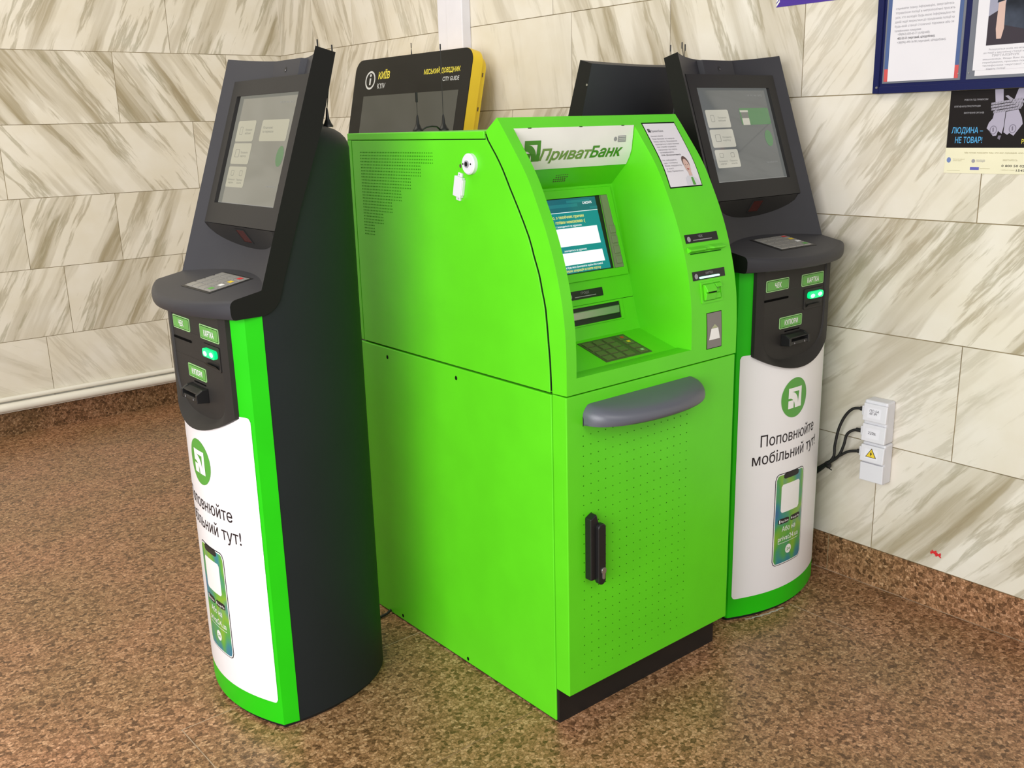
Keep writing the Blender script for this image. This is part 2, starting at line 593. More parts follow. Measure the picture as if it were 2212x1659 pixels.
def bank_mark(mb, x0, z0, w, h, fn, m, n=10):
    """the square emblem: outer frame, quarter arc and small corner block"""
    t = lambda a, b: (x0 + a * w, z0 + b * h)
    flat(mb, [t(0, 1), t(0.22, 0.80), t(0.80, 0.80), t(1, 1)], fn, m)          # top bar
    flat(mb, [t(0, 1), t(0, 0.50), t(0.10, 0.50), t(0.22, 0.80)], fn, m)       # left stub
    flat(mb, [t(1, 1), t(0.80, 0.80), t(0.74, 0.20), t(0.50, 0.0), t(1, 0)], fn, m)   # right bar and foot
    for k in range(n):                                                    # the arc between them
        a0, a1 = math.pi / 2 * k / n, math.pi / 2 * (k + 1) / n
        o = lambda a: t(0.22 + 0.52 * math.sin(a), 0.20 + 0.60 * math.cos(a))
        i = lambda a: t(0.10 + 0.40 * math.sin(a), 0.50 * math.cos(a))
        flat(mb, [o(a0), o(a1), i(a1), i(a0)], fn, m)
    flat(mb, [t(0, 0.39), t(0, 0), t(0.40, 0), t(0.40, 0.39)], fn, m)          # corner block


# ---------------------------------------------------------------- room
XW, YW, ZT = 2.967, 5.83, 3.3
floor_mb = MB()
floor_mb.box(-4.5, XW + 0.06, -2.5, YW + 0.06, -0.06, 0.0, GRANITE)
JOINT = mat('floor joint', (0.42, 0.31, 0.21), 0.7, spec=0.2, vary=0.3)
JOINTD = mat('faint floor joint', (0.24, 0.155, 0.085), 0.7, spec=0.2, vary=0.3)


def fline(x0, y0, x1, y1, w, m):
    d = Vector((x1 - x0, y1 - y0)).normalized() * (w / 2)
    floor_mb.face([(x0 - d.y, y0 + d.x, 0.0006), (x1 - d.y, y1 + d.x, 0.0006), (x1 + d.y, y1 - d.x, 0.0006), (x0 + d.y, y0 - d.x, 0.0006)], m)


fline(0.766, 2.446, 2.96, 2.446, 0.0028, JOINT)
fline(0.769, 2.448, 0.773, 2.2, 0.0028, JOINT)
fline(0.773, 2.2, 0.78, -1.0, 0.002, JOINTD)
fline(0.98, 3.05, 0.98, 2.45, 0.002, JOINTD)
fline(0.557, 2.95, 0.557, 1.6, 0.0018, JOINTD)
fline(0.688, 4.25, 0.688, 3.7, 0.002, JOINTD)
fline(2.635, 1.742, 2.633, 1.50, 0.003, JOINT)
fline(2.633, 1.50, 2.633, -1.0, 0.0016, JOINTD)
fline(1.0, 1.847, 1.56, 1.856, 0.002, JOINTD)
SEAL = mat('pale sealant bead', (0.46, 0.42, 0.36), 0.6)
for k in range(14):
    u0, u1 = -0.185 + 0.0115 * k, -0.185 + 0.0115 * (k + 1)
    g0, g1 = 0.060 * (u0 / 0.24) ** 2 - 0.010 - 0.002 * (k % 3), 0.060 * (u1 / 0.24) ** 2 - 0.010 - 0.002 * ((k + 1) % 3)
    floor_mb.face([(2.622 + u0, 1.752 + g0, 0.0007), (2.622 + u1, 1.752 + g1, 0.0007), (2.622 + u1, 1.752 + g1 + 0.007, 0.0007), (2.622 + u0, 1.752 + g0 + 0.007, 0.0007)], SEAL)
fline(XW - 0.006, 2.6, XW - 0.004, 0.2, 0.006, JOINT)
struct(floor_mb.build('floor'))

ROWS = [0.14, 0.528, 0.912, 1.296, 1.686, 2.071, 2.46, 2.85, ZT]
# vertical joints per row (position along the wall) and vein angle / strength per slab; None: generic
RIGHT_J = [[0.5, 1.08, 1.645, 2.25, 2.9, 3.5, 4.1, 4.7, 5.3], [0.15, 0.75, 1.39, 2.05, 2.7, 3.3, 3.95, 4.5, 5.1],
           [0.55, 1.14, 2.02, 2.6, 3.2, 3.9, 4.5, 5.2], [0.1, 0.75, 1.384, 2.2, 2.9, 3.574, 4.3, 5.0],
           [0.2, 0.8, 1.35, 2.025, 2.62, 3.17, 3.95, 4.6, 5.25], [0.45, 1.1, 1.75, 2.35, 3.285, 4.0, 4.945, 5.4],
           [0.7, 1.5, 2.3, 3.0, 3.7, 4.4, 5.1], [0.4, 1.2, 2.0, 2.8, 3.6, 4.4, 5.2]]
RIGHT_A = [50, 52, 53, 50, 58, 112, 60, 115]
LEFT_J = [[-3, -2.3, -1.6, -0.9, -0.2, 0.45, 0.9, 1.369, 2.06, 2.6], [-3.2, -2.5, -1.8, -1.1, -0.4, 0.3, 0.85, 1.517, 2.2, 2.7],
          [-3, -2.4, -1.7, -1, -0.3, 0.3, 0.8, 1.342, 1.848, 2.4], [-3.3, -2.6, -1.9, -1.2, -0.5, 0.2, 0.75, 1.283, 2.354],
          [-3, -2.4, -1.7, -1.0, -0.3, 0.4, 1.1, 1.93, 2.6], [-3, -2.3, -1.6, -0.9, -0.2, 0.5, 1.3, 2.265],
          [-3, -2.2, -1.4, -0.6, 0.2, 1.0, 1.8, 2.5], [-2.8, -2, -1.2, -0.4, 0.4, 1.2, 2.0]]
LEFT_A = [122, 62, 62, 130, 128, 124, 60, 120]


def slab_wall(name, joints, angles, lo, hi, P, hsign, over=None):
    """marble cladding: one slab per tile on a grout bed; P(s, z, d) -> world, d = depth behind the face"""
    V, F, MI, UV, CO = [], [], [], [], []

    def add(p, mi, uvs, c):
        k = len(V); V.extend(p); F.append(tuple(range(k, k + len(p)))); MI.append(mi); UV.extend(uvs); CO.extend([c] * len(p))

    z0, z1 = ROWS[0] - 0.02, ROWS[-1]
    g = 0.0016
    add([P(lo, z0, .0025), P(hi, z0, .0025), P(hi, z1, .0025), P(lo, z1, .0025)], 1, [(0, 0)] * 4, (0, 0, 0, 1))
    add([P(lo, -0.05, .09), P(hi, -0.05, .09), P(hi, z1, .09), P(lo, z1, .09)], 1, [(0, 0)] * 4, (0, 0, 0, 1))
    add([P(lo, z1, .0), P(hi, z1, .0), P(hi, z1, .09), P(lo, z1, .09)], 1, [(0, 0)] * 4, (0, 0, 0, 1))
    for r in range(len(ROWS) - 1):
        e = [lo] + [j for j in joints[r] if lo < j < hi] + [hi]
        for i in range(len(e) - 1):
            s0, s1, a, b = e[i] + g, e[i + 1] - g, ROWS[r] + g, ROWS[r + 1] - g
            if i == 0:
                s0 = lo
            if i == len(e) - 2:
                s1 = hi
            ang, den = angles[r] + rnd.uniform(-5, 5), rnd.uniform(0.35, 1.0)
            if over and (r, i) in over:
                ang, den = over[(r, i)]
            c = (rnd.random(), den, ang / 180.0, 1)
            ox, oz = rnd.uniform(-20, 20), rnd.uniform(-20, 20)
            q = [(s0, a), (s1, a), (s1, b), (s0, b)]
            uv = [(hsign * s + ox, z + oz) for s, z in q]
            add([P(s, z, 0) for s, z in q], 0, uv, c)
            for (p0, u0), (p1, u1) in zip(zip(q, uv), zip(q[1:] + q[:1], uv[1:] + uv[:1])):
                add([P(*p0, 0), P(*p0, .0025), P(*p1, .0025), P(*p1, 0)], 0, [u0, u0, u1, u1], c)
    me = bpy.data.meshes.new(name)
    me.from_pydata(V, [], F)
    me.materials.append(MARBLE); me.materials.append(GROUT)
    me.polygons.foreach_set('material_index', MI)
    u = me.uv_layers.new(name='slab_uv')
    u.data.foreach_set('uv', [x for p in UV for x in p])
    a = me.color_attributes.new('slab', 'FLOAT_COLOR', 'CORNER')
    a.data.foreach_set('color', [x for p in CO for x in p])
    o = bpy.data.objects.new(name, me)
    COL.objects.link(o)
    return struct(o)


LO_R, HI_R = -2.5, YW
slab_wall('wall_right', RIGHT_J, RIGHT_A, LO_R, HI_R, lambda s, z, d: (XW + d, s, z), -1,
          {(5, 7): (112, .9), (5, 8): (70, .75), (5, 6): (110, .7), (4, 2): (55, .7), (4, 3): (50, .55), (4, 4): (112, 1.0), (4, 5): (112, .9), (4, 6): (100, .28),
           (1, 2): (45, .45), (1, 3): (40, .6), (0, 3): (48, .5), (0, 2): (52, .9), (2, 2): (52, 1.0)})
slab_wall('wall_left', LEFT_J, LEFT_A, -4.5, XW + 0.05, lambda s, z, d: (s, YW + d, z), 1,
          {(5, 7): (63, 1.0), (5, 8): (63, 1.0), (4, 7): (126, 1.0), (4, 8): (124, 1.0), (3, 8): (128, .95), (0, 8): (125, .45), (0, 7): (150, .3),
           (1, 7): (60, .9), (1, 8): (60, 1.0), (2, 8): (60, .95), (2, 9): (62, .8)})
b = MB(); b.box(XW - 0.003, XW + 0.05, -2.5, YW, -0.02, 0.139, GRANITE)
for yj in (0.75, 1.81, 2.85):
    b.box(XW - 0.0036, XW, yj, yj + 0.002, 0.0, 0.139, GROUT)
struct(b.build('baseboard_right'))
b = MB(); b.box(-4.5, XW, YW - 0.004, YW + 0.05, -0.02, 0.139, GRANITE_SHADE); struct(b.build('baseboard_left'))

# pipes along the left wall
b = MB(); b.tube([(-4.4, YW - 0.020, 0.213), (XW - 0.01, YW - 0.020, 0.213)], 0.014, PIPEW, 14)
b.box(-4.4, XW - 0.01, YW - 0.02, YW - 0.001, 0.207, 0.219, PIPEW)
tag(b.build('pipe', smooth=40), 'thin cream painted pipe running above the thick pipe along the left wall', 'pipe', 'pipes along the left wall')
b = MB(); b.tube([(-4.4, YW - 0.030, 0.168), (XW - 0.01, YW - 0.030, 0.168)], 0.025, PIPEW, 18)
b.box(-4.4, XW - 0.01, YW - 0.022, YW - 0.001, 0.136, 0.16, PIPEW)
tag(b.build('pipe', smooth=40), 'thick cream painted pipe running just above the granite baseboard of the left wall', 'pipe', 'pipes along the left wall')

# white duct behind the city guide kiosk
t = root('cable_duct', 'pale grey vertical cable duct on the marble wall behind the yellow kiosk', 'duct', (XW, 3.97, 1.2))
for (y0, y1, dep) in ((3.995, 4.072, 0.045), (3.866, 3.992, 0.052)):
    b = MB(); b.box(-dep, -0.0005, y0 - 3.97, y1 - 3.97, -1.05, 2.1, DUCT)
    b.build('duct_cover', t, bevel=0.004)


# ---------------------------------------------------------------- payment kiosk
def arc(u):
    return 0.060 * (u / 0.240) ** 2


def smile(u):
    return 0.846 + 0.058 * (abs(u) / 0.196) ** 2.0


HW = 0.257                                     # half width of the hood


def conc(u):
    return 0.080 * (1 - min(1, abs(u) / HW) ** 2)


def FP(u, z, off=0.0):
    """point of the tilted screen plane, off metres behind it"""
    return (u, 0.105 + off + (z - 1.237) * 0.345, z)


def CON(u, z):
    c = conc(u)
    return (u, 0.105 + (z - 1.237) * 0.345 + 0.945 * c, z - 0.326 * c)


def wback(d):
    if d <= 0.15:
        return 0.248 + (d - 0.102) / 0.048 * 0.004
    return 0.252 * max(0.0, 1 - ((d - 0.15) / 0.34) ** 2.3) ** (1 / 2.3)


def PZ(off):
    return curved(lambda u, z: (u, arc(u) - off, z), 0, 0.008)


def PF(off):
    return lambda u, z: (u, 0.025 - off, z)


def kiosk_body(t):
    NB, NF = 30, 14
    rings = []
    for z, e in ((0.012, 0), (0.6, 0), (1.18, 0), (1.24, 0), (1.35, 0), (1.45, 0), (1.52, 0), (1.572, 0), (1.585, 0.004), (1.597, 0.011), (1.61, 0.026), (1.62, 0.045), (1.628, 0.075)):
        ring = []
        df = lambda u: max(0.1, 0.105 + 0.036 + conc(u) + (z - 1.237) * 0.345) if z > 1.2 else 0.1
        d0 = df(0.25)
        for k in range(NB + 1):
            a = math.pi * k / NB
            s = math.sin(a)
            d = d0 + (0.49 - d0) * s if k not in (0, NB) else d0
            w = wback(d) if 0 < k < NB else wback(d0)
            ring.append((w * (1 if math.cos(a) > 1e-9 else (-1 if math.cos(a) < -1e-9 else 0)), 0.15 + (d - 0.15) * (1 - e / 0.34), z))
        for k in range(1, NF):
            u = -wback(d0) + 2 * wback(d0) * k / NF
            ring.append((u, min(df(u), 0.47), z))
        rings.append(ring)
    b = MB(); b.loft(rings, BODY, True, (True, True))
    b.build('body', t, smooth=30)
    b = MB()
    foot = [(0.236 * x, arc(0.236 * x) + 0.008) for x in [i / 10 for i in range(-10, 11)]]
    foot += [(0.24, 0.1)] + [(wback(d) - 0.008, d) for d in (0.15, 0.22, 0.3, 0.36, 0.41, 0.45, 0.475)] + [(-(wback(d) - 0.008), d) for d in (0.475, 0.45, 0.41, 0.36, 0.3, 0.22, 0.15)] + [(-0.24, 0.1)]
    b.prism(foot, 0.0, 0.012, lambda x, y, z: (x, y, z), BLACK)
    b.build('plinth', t)


def kiosk_cover(t):
    b = MB()
    us = sorted(set([-0.24 + 0.48 * k / 32 for k in range(33)] + [-0.1961, -0.196, 0.196, 0.1961]))
    top = lambda u: smile(u) + 0.0012 if abs(u) <= 0.19605 else 1.172
    for a, c in zip(us, us[1:]):
        ta, tc = (top(a), top(c)) if (abs(a) <= 0.19605 and abs(c) <= 0.19605) else (1.172, 1.172)
        b.face([(a, arc(a), 0.012), (c, arc(c), 0.012), (c, arc(c), tc), (a, arc(a), ta)], KGREEN)
    for s in (-1, 1):
        b.face([(s * 0.24, 0.06, 0.012), (s * 0.2495, 0.1035, 0.012), (s * 0.2495, 0.1035, 1.172), (s * 0.24, 0.06, 1.172)], KGREEN)
        b.face([(s * 0.2495, 0.1035, 0.012), (s * 0.235, 0.106, 0.012), (s * 0.235, 0.106, 1.172), (s * 0.2495, 0.1035, 1.172)], KGREEN)
    bot = [(u, arc(u), 0.012) for u in us] + [(0.2495, 0.1035, 0.012), (-0.2495, 0.1035, 0.012)]
    b.face(bot, KGREEN)
    b.build('front_cover', t, smooth=20)


def kiosk_poster(t):
    b = MB()
    w = 0.2295

    def lo(u):
        k = max(0, abs(u) - (w - 0.012))
        return 0.078 + (0.012 - math.sqrt(max(0, 0.012 ** 2 - k * k)) if k else 0)

    def hi(u):
        k = max(0, abs(u) - (w - 0.012))
        top = 0.909 - (0.012 - math.sqrt(max(0, 0.012 ** 2 - k * k)) if k else 0)
        return min(top, smile(u) + 0.0012) if abs(u) < 0.196 else top
    strips(b, -w, -0.196, lo, hi, PZ(0.0012), WHITE, 8)
    strips(b, -0.196, 0.196, lo, hi, PZ(0.0012), WHITE, 24)
    strips(b, 0.196, w, lo, hi, PZ(0.0012), WHITE, 8)
    p = b.build('poster', t, smooth=30)
    b = MB(); disc(b, -0.008, 0.744, 0.0665, 0.0665, PZ(0.0018), GLOGO)
    bank_mark(b, -0.008 - 0.034, 0.744 - 0.034, 0.068, 0.068, PZ(0.0024), WINK)
    b.build('bank_emblem', p)
    b = MB()
    text(b, 'Поповнюйте', -0.150, 0.134, 0.600, 0.039, INK, PZ(0.0018), 0.004)
    text(b, 'мобільний тут!', -0.178, 0.160, 0.540, 0.039, INK, PZ(0.0018), 0.004)
    b.build('lettering', p)
    b = MB()
    pr = lambda u: abs(u) / 0.0785

    def rr(x0, x1, z0, z1, r):
        def f(sgn):
            def g(u):
                k = max(0, abs(u - (x0 + x1) / 2) - ((x1 - x0) / 2 - r))
                e = r - math.sqrt(max(0, r * r - k * k))
                return z0 + e if sgn < 0 else z1 - e
            return g
        return x0, x1, f(-1), f(1)
    strips(b, *rr(-0.083, 0.073, 0.163, 0.492, 0.020), PZ(0.0018), INK, 26)
    strips(b, *rr(-0.0805, 0.0705, 0.1655, 0.4895, 0.018), PZ(0.0022), WINK, 26)
    strips(b, *rr(-0.077, 0.067, 0.169, 0.486, 0.015), PZ(0.0026), PHONE, 26)
    strips(b, *rr(-0.045, 0.035, 0.471, 0.4905, 0.004), PZ(0.0030), PANEL, 10)
    strips(b, *rr(-0.054, 0.044, 0.352, 0.452, 0.008), PZ(0.0030), WINK, 16)
    strips(b, *rr(-0.063, -0.009, 0.312, 0.331, 0.003), PZ(0.0030), INK, 6)
    strips(b, *rr(0.000, 0.054, 0.312, 0.331, 0.003), PZ(0.0030), INK, 6)
    text(b, 'App Store', -0.051, -0.012, 0.317, 0.008, WINK, PZ(0.0034), 0.01)
    text(b, 'Google Play', 0.011, 0.051, 0.317, 0.007, WINK, PZ(0.0034), 0.01)
    strips(b, *rr(-0.059, -0.0535, 0.315, 0.328, 0.001), PZ(0.0034), WINK, 2)
    b.face([PZ(0.0034)(0.003, 0.316), PZ(0.0034)(0.009, 0.3215), PZ(0.0034)(0.003, 0.327)], WINK)
    text(b, 'Або на', -0.043, 0.030, 0.283, 0.018, WINK, PZ(0.0030), 0.006)
    text(b, 'privat24.ua', -0.060, 0.050, 0.250, 0.019, WINK, PZ(0.0030), 0.004)
    strips(b, -0.060, 0.050, lambda u: 0.241, lambda u: 0.2425, PZ(0.0030), WINK, 8)
    disc(b, -0.005, 0.213, 0.016, 0.016, PZ(0.0030), WINK, 14)
    text(b, '24', -0.014, 0.004, 0.2075, 0.0105, GLOGO, PZ(0.0034), 0.01)
    b.build('phone_picture', p)


def kiosk_panel(t):
    b = MB()
    n = 16
    outer, inner = [], []
    for k in range(2 * n + 1):
        x = -1 + k / n
        u = 0.196 * math.sin(x * math.pi / 2)
        outer.append((u, smile(u)))
        a = x * math.pi / 2
        ui = 0.166 * (abs(math.sin(a)) ** 0.72) * (1 if a >= 0 else -1)
        inner.append((ui, 0.868 + 0.125 * (1 - abs(math.cos(a)) ** 0.72)))
    outer = [(-0.196, 1.176)] + [(-0.196, 1.05)] + outer + [(0.196, 1.05)] + [(0.196, 1.176)]
    inner = [(-0.166, 1.176)] + [(-0.166, 1.07)] + inner + [(0.166, 1.07)] + [(0.166, 1.176)]
    O0 = [(u, arc(u) + 0.012, z) for u, z in outer]
    O = [(u, arc(u) - 0.013, z) for u, z in outer]
    I = [(u, 0.025, z) for u, z in inner]
    I0 = [(u, 0.0205, z) for u, z in inner]
    I = [(u * 0.978, 0.025, 1.176 + (z - 1.176) * 0.986) for u, z in inner]
    b.loft([O0, O, I0, I], PANEL, False)
    b.face(I, PANEL)
    p = b.build('control_panel', t, smooth=28)
    b = MB()
    for (x0, x1, z) in ((-0.166, 0.02, 1.098), (-0.166, 0.16, 1.028)):
        flat(b, [(x0, z), (x1, z), (x1, z + 0.0016), (x0, z + 0.0016)], PF(0.0004), BLACK)
    b.build('panel_seam', p)

    def label(name, s, x0, x1, z0, z1, tx0, tx1):
        b = MB()
        flat(b, rrect(x0, x1, z0, z1, 0.005), PF(0.0015), LABE)
        b.prism(rrect(x0, x1, z0, z1, 0.005), 0.025, 0.0235, lambda x, z, y: (x, y, z), LABE)
        flat(b, rrect(x0 + 0.0028, x1 - 0.0028, z0 + 0.0028, z1 - 0.0028, 0.004), PF(0.0019), DGAP)
        flat(b, rrect(x0 + 0.0042, x1 - 0.0042, z0 + 0.0042, z1 - 0.0042, 0.0035), PF(0.0022), LABG)
        l = b.build(name, t)
        b = MB(); text(b, s, tx0, tx1, z0 + 0.0105, 0.0155, WINK, PF(0.0027), 0.022)
        b.build('lettering', l)
    label('receipt_label', 'ЧЕК', -0.152, -0.036, 1.100, 1.137, -0.110, -0.076)
    label('card_label', 'КАРТКА', 0.034, 0.154, 1.096, 1.135, 0.062, 0.126)
    label('banknote_label', 'КУПЮРИ', -0.076, 0.044, 0.974, 1.011, -0.050, 0.020)
    b = MB()
    flat(b, rrect(-0.160, -0.034, 1.070, 1.077, 0.0034), PF(0.0012), HOLE)
    b.build('receipt_slot', t)
    b = MB()
    b.prism(rrect(0.050, 0.152, 1.020, 1.086, 0.004), 0.025, 0.0215, lambda x, z, y: (x, y, z), PANEL)
    flat(b, rrect(0.058, 0.146, 1.026, 1.044, 0.003), PF(0.0042), BLACK)
    b.face([(0.060, 0.0205, 1.027), (0.144, 0.0205, 1.027), (0.140, 0.014, 1.036), (0.064, 0.014, 1.036)], PANEL)
    c = b.build('card_reader', t, bevel=0.0008)
    b = MB()
    b.prism(rrect(0.064, 0.142, 1.054, 1.076, 0.009), 0.022, 0.0125, lambda x, z, y: (x, y, z), LED)
    disc(b, 0.082, 1.063, 0.012, 0.0065, lambda x, z: (x, 0.0120, z), LEDW, 12)
    disc(b, 0.122, 1.065, 0.012, 0.0065, lambda x, z: (x, 0.0120, z), LEDW, 12)
    b.build('indicator_light', c)
    b = MB()
    q = lambda P: [(d, 0.938 + (z - 0.938) * 0.74) for d, z in P]
    prof = q([(0.025, 0.962), (0.012, 0.960), (-0.006, 0.951), (-0.006, 0.947), (0.010, 0.944), (0.010, 0.936), (-0.007, 0.933), (-0.0085, 0.920), (0.025, 0.914)])
    b.prism(prof, -0.062, 0.044, lambda y, z, x: (x, y, z), BLACK)
    for s in (-0.064, 0.036):
        b.prism(q([(0.025, 0.964), (0.008, 0.962), (-0.0095, 0.948), (-0.0095, 0.917), (0.025, 0.911)]), s, s + 0.010, lambda y, z, x: (x, y, z), BLACK)
    flat(b, [(-0.046, 0.9615), (0.034, 0.9615), (0.034, 0.9655), (-0.046, 0.9655)], PF(0.0006), HOLE)
    p = b.build('banknote_acceptor', t, bevel=0.0015)
    for x in (-0.036, 0.018):
        b = MB()
        b.face([(x - 0.003, -0.0087, 0.9265), (x + 0.003, -0.0087, 0.9265), (x, -0.0080, 0.9325)], GINK)
        b.build('arrow_mark', p)


def kiosk_hood(t):
    N = 30
    rings = []
    zsl = lambda d: 1.2165 + 0.19 * d
    for k in range(N + 1):
        u = -HW + 2 * HW * k / N
        q = u / HW
        ds = 0.020 - 0.066 * (1 - abs(q) ** 2.2)                      # shelf front edge
        zf = zsl(ds)
        c = conc(u)
        nose = [(ds + 0.010, 1.1715), (ds + 0.004, 1.1735), (ds + 0.0005, 1.180), (ds - 0.001, 1.19), (ds - 0.001, zf - 0.013), (ds + 0.0015, zf - 0.006), (ds + 0.006, zf - 0.001), (ds + 0.013, zf + 0.0022)]
        d0 = 0.105 + 0.945 * c
        z0 = zsl(d0)
        p = [(u, d, z) for d, z in nose]
        p.append((u, d0 - 0.004, z0 - 0.0005))
        for j in range(9):                                            # tilted face, concave across
            zz = 1.240 + (0.580 + 0.13 * c) * j / 8
            x, d, z = CON(u, zz)
            if j == 0:
                d, z = d0, z0 + 0.001
            p.append((u, d, z))
        d, z = p[-1][1], p[-1][2]
        p += [(u, d + 0.055 - 0.30 * c, z - 0.014 + 0.06 * c), (u, 0.308 + 0.8 * c, 1.626), (u, 0.227 + 0.8 * c, 1.421), (u, 0.168 + 0.6 * c, 1.254), (u, 0.158 + 0.55 * c, 1.222), (u, 0.151 + 0.5 * c, 1.204), (u, 0.140 + 0.45 * c, 1.190), (u, 0.125 + 0.35 * c, 1.179), (u, 0.106 + 0.2 * c, 1.1725)]
        rings.append(p)
    b = MB(); b.loft(rings, HOOD, True); b.face(rings[0], HOODS); b.face(rings[-1], HOODS)
    h = b.build('screen_hood', t, smooth=32)
    # camera block in the middle of the top edge
    b = MB()
    top, bot = [], []
    for k in range(9):
        u = -0.085 + 0.17 * k / 8
        top.append((u, *CON(u, 1.82)[1:])); bot.append((u, *CON(u, 1.765)[1:]))
    off = lambda p, u: (u, p[1] - 0.030, p[2] + 0.004)
    flat_front = [(u, FP(u, 1.802, 0.058)[1], 1.802) for u in (-0.082, 0.082)]
    b.loft([[(-0.085, *CON(-0.085, 1.826)[1:]), (-0.085, *CON(-0.085, 1.772)[1:])],
            [(-0.075, FP(0, 1.802, 0.061)[1], 1.8045), (-0.075, FP(0, 1.758, 0.061)[1], 1.758)],
            [(0.075, FP(0, 1.802, 0.061)[1], 1.8045), (0.075, FP(0, 1.758, 0.061)[1], 1.758)],
            [(0.085, *CON(0.085, 1.826)[1:]), (0.085, *CON(0.085, 1.772)[1:])]], HOOD, False)
    b.face([(-0.085, *CON(-0.085, 1.826)[1:]), (-0.075, FP(0, 1.802, 0.061)[1], 1.8045), (0.075, FP(0, 1.802, 0.061)[1], 1.8045), (0.085, *CON(0.085, 1.826)[1:]),
            (0.04, *CON(0.04, 1.830)[1:]), (-0.04, *CON(-0.04, 1.830)[1:])], HOOD)
    cb = b.build('camera_block', t, smooth=20)
    b = MB(); disc(b, 0.0, 1.779, 0.006, 0.007, lambda u, z: FP(u, z, 0.0600), BLACK, 12); disc(b, 0.002, 1.777, 0.0018, 0.002, lambda u, z: FP(u, z, 0.0592), GINK, 8)
    b.build('camera_lens', cb)
    # bezel
    b = MB()
    A, Bz = (-0.221, 0.221), (1.375, 1.757)
    a, z = (-0.184, 0.184), (1.429, 1.716)
    o4 = [(A[0], Bz[0]), (A[1], Bz[0]), (A[1], Bz[1]), (A[0], Bz[1])]
    i4 = [(a[0], z[0]), (a[1], z[0]), (a[1], z[1]), (a[0], z[1])]
    ring = lambda q, off: [FP(u, zz, off) for u, zz in q]
    b.loft([ring(o4, 0.075), ring(o4, 0.0195), ring(i4, 0.0195), ring(i4, 0.0325)], BEZEL, True)
    n = 22
    tp, bt = [], []
    for k in range(n + 1):
        u = -0.221 + 0.442 * k / n
        zb = 1.374 - 0.068 * math.sqrt(max(0, 1 - (u / 0.221) ** 2)) ** 1.15
        tp.append(FP(u, 1.3735, 0.0197)); bt.append(FP(u, zb, max(0.0198, 1.057 * conc(u) + 0.004)))
    b.loft([tp, bt], BEZEL, False)
    bz = b.build('screen_bezel', t, smooth=20)
    # scanner in the chin
    chin = lambda u, z, o=0.0: FP(u, z, 0.0197 + (1.3735 - z) / 0.068 * 0.069 - o)
    b = MB()
    q = [(-0.029, 1.366), (0.029, 1.366), (0.029, 1.326), (-0.029, 1.326)]
    b.loft([[chin(*p) for p in q], [chin(*p, 0.003) for p in q], [chin(p[0] * 0.86, 1.346 + (p[1] - 1.346) * 0.86, 0.003) for p in q], [chin(p[0] * 0.86, 1.346 + (p[1] - 1.346) * 0.86, 0.0015) for p in q]], BEZEL, True)
    s = b.build('barcode_scanner', t)
    b = MB(); b.face([chin(p[0] * 0.86, 1.346 + (p[1] - 1.346) * 0.86, 0.0018) for p in q], SCANR); b.build('scanner_window', s)
    # keypad
    kz = lambda d: zsl(d) + 0.0012
    b = MB()
    K = lambda u, d, h=0.0: (u, d, kz(d) + h)
    q = [(-0.075, 0.028), (0.112, 0.028), (0.112, 0.152), (-0.075, 0.152)]
    b.loft([[K(*p, -0.006) for p in q], [K(*p) for p in q]], BLACK, True, (False, True))
    q = [(-0.066, 0.034), (0.104, 0.034), (0.104, 0.146), (-0.066, 0.146)]
    b.face([K(*p, 0.0008) for p in q], KEYST)
    kp = b.build('keypad', t)
    for r in range(4):
        for cidx in range(4):
            b = MB()
            x0, y0 = -0.060 + cidx * 0.0405, 0.120 - r * 0.027
            q = [(x0, y0), (x0 + 0.034, y0), (x0 + 0.034, y0 + 0.0205), (x0, y0 + 0.0205)]
            m = KEYST2 if cidx < 3 else (RED, YEL, WINK, LABG)[r]
            mm = KEYST2
            b.loft([[K(*p, 0.0008) for p in q], [K(*p, 0.0030) for p in q]], mm, True, (False, True))
            if cidx == 3:
                q2 = [(x0 + 0.006, y0 + 0.004), (x0 + 0.028, y0 + 0.004), (x0 + 0.028, y0 + 0.0165), (x0 + 0.006, y0 + 0.0165)]
                b.face([K(*p, 0.0034) for p in q2], m)
            b.build('key', kp)
    return h


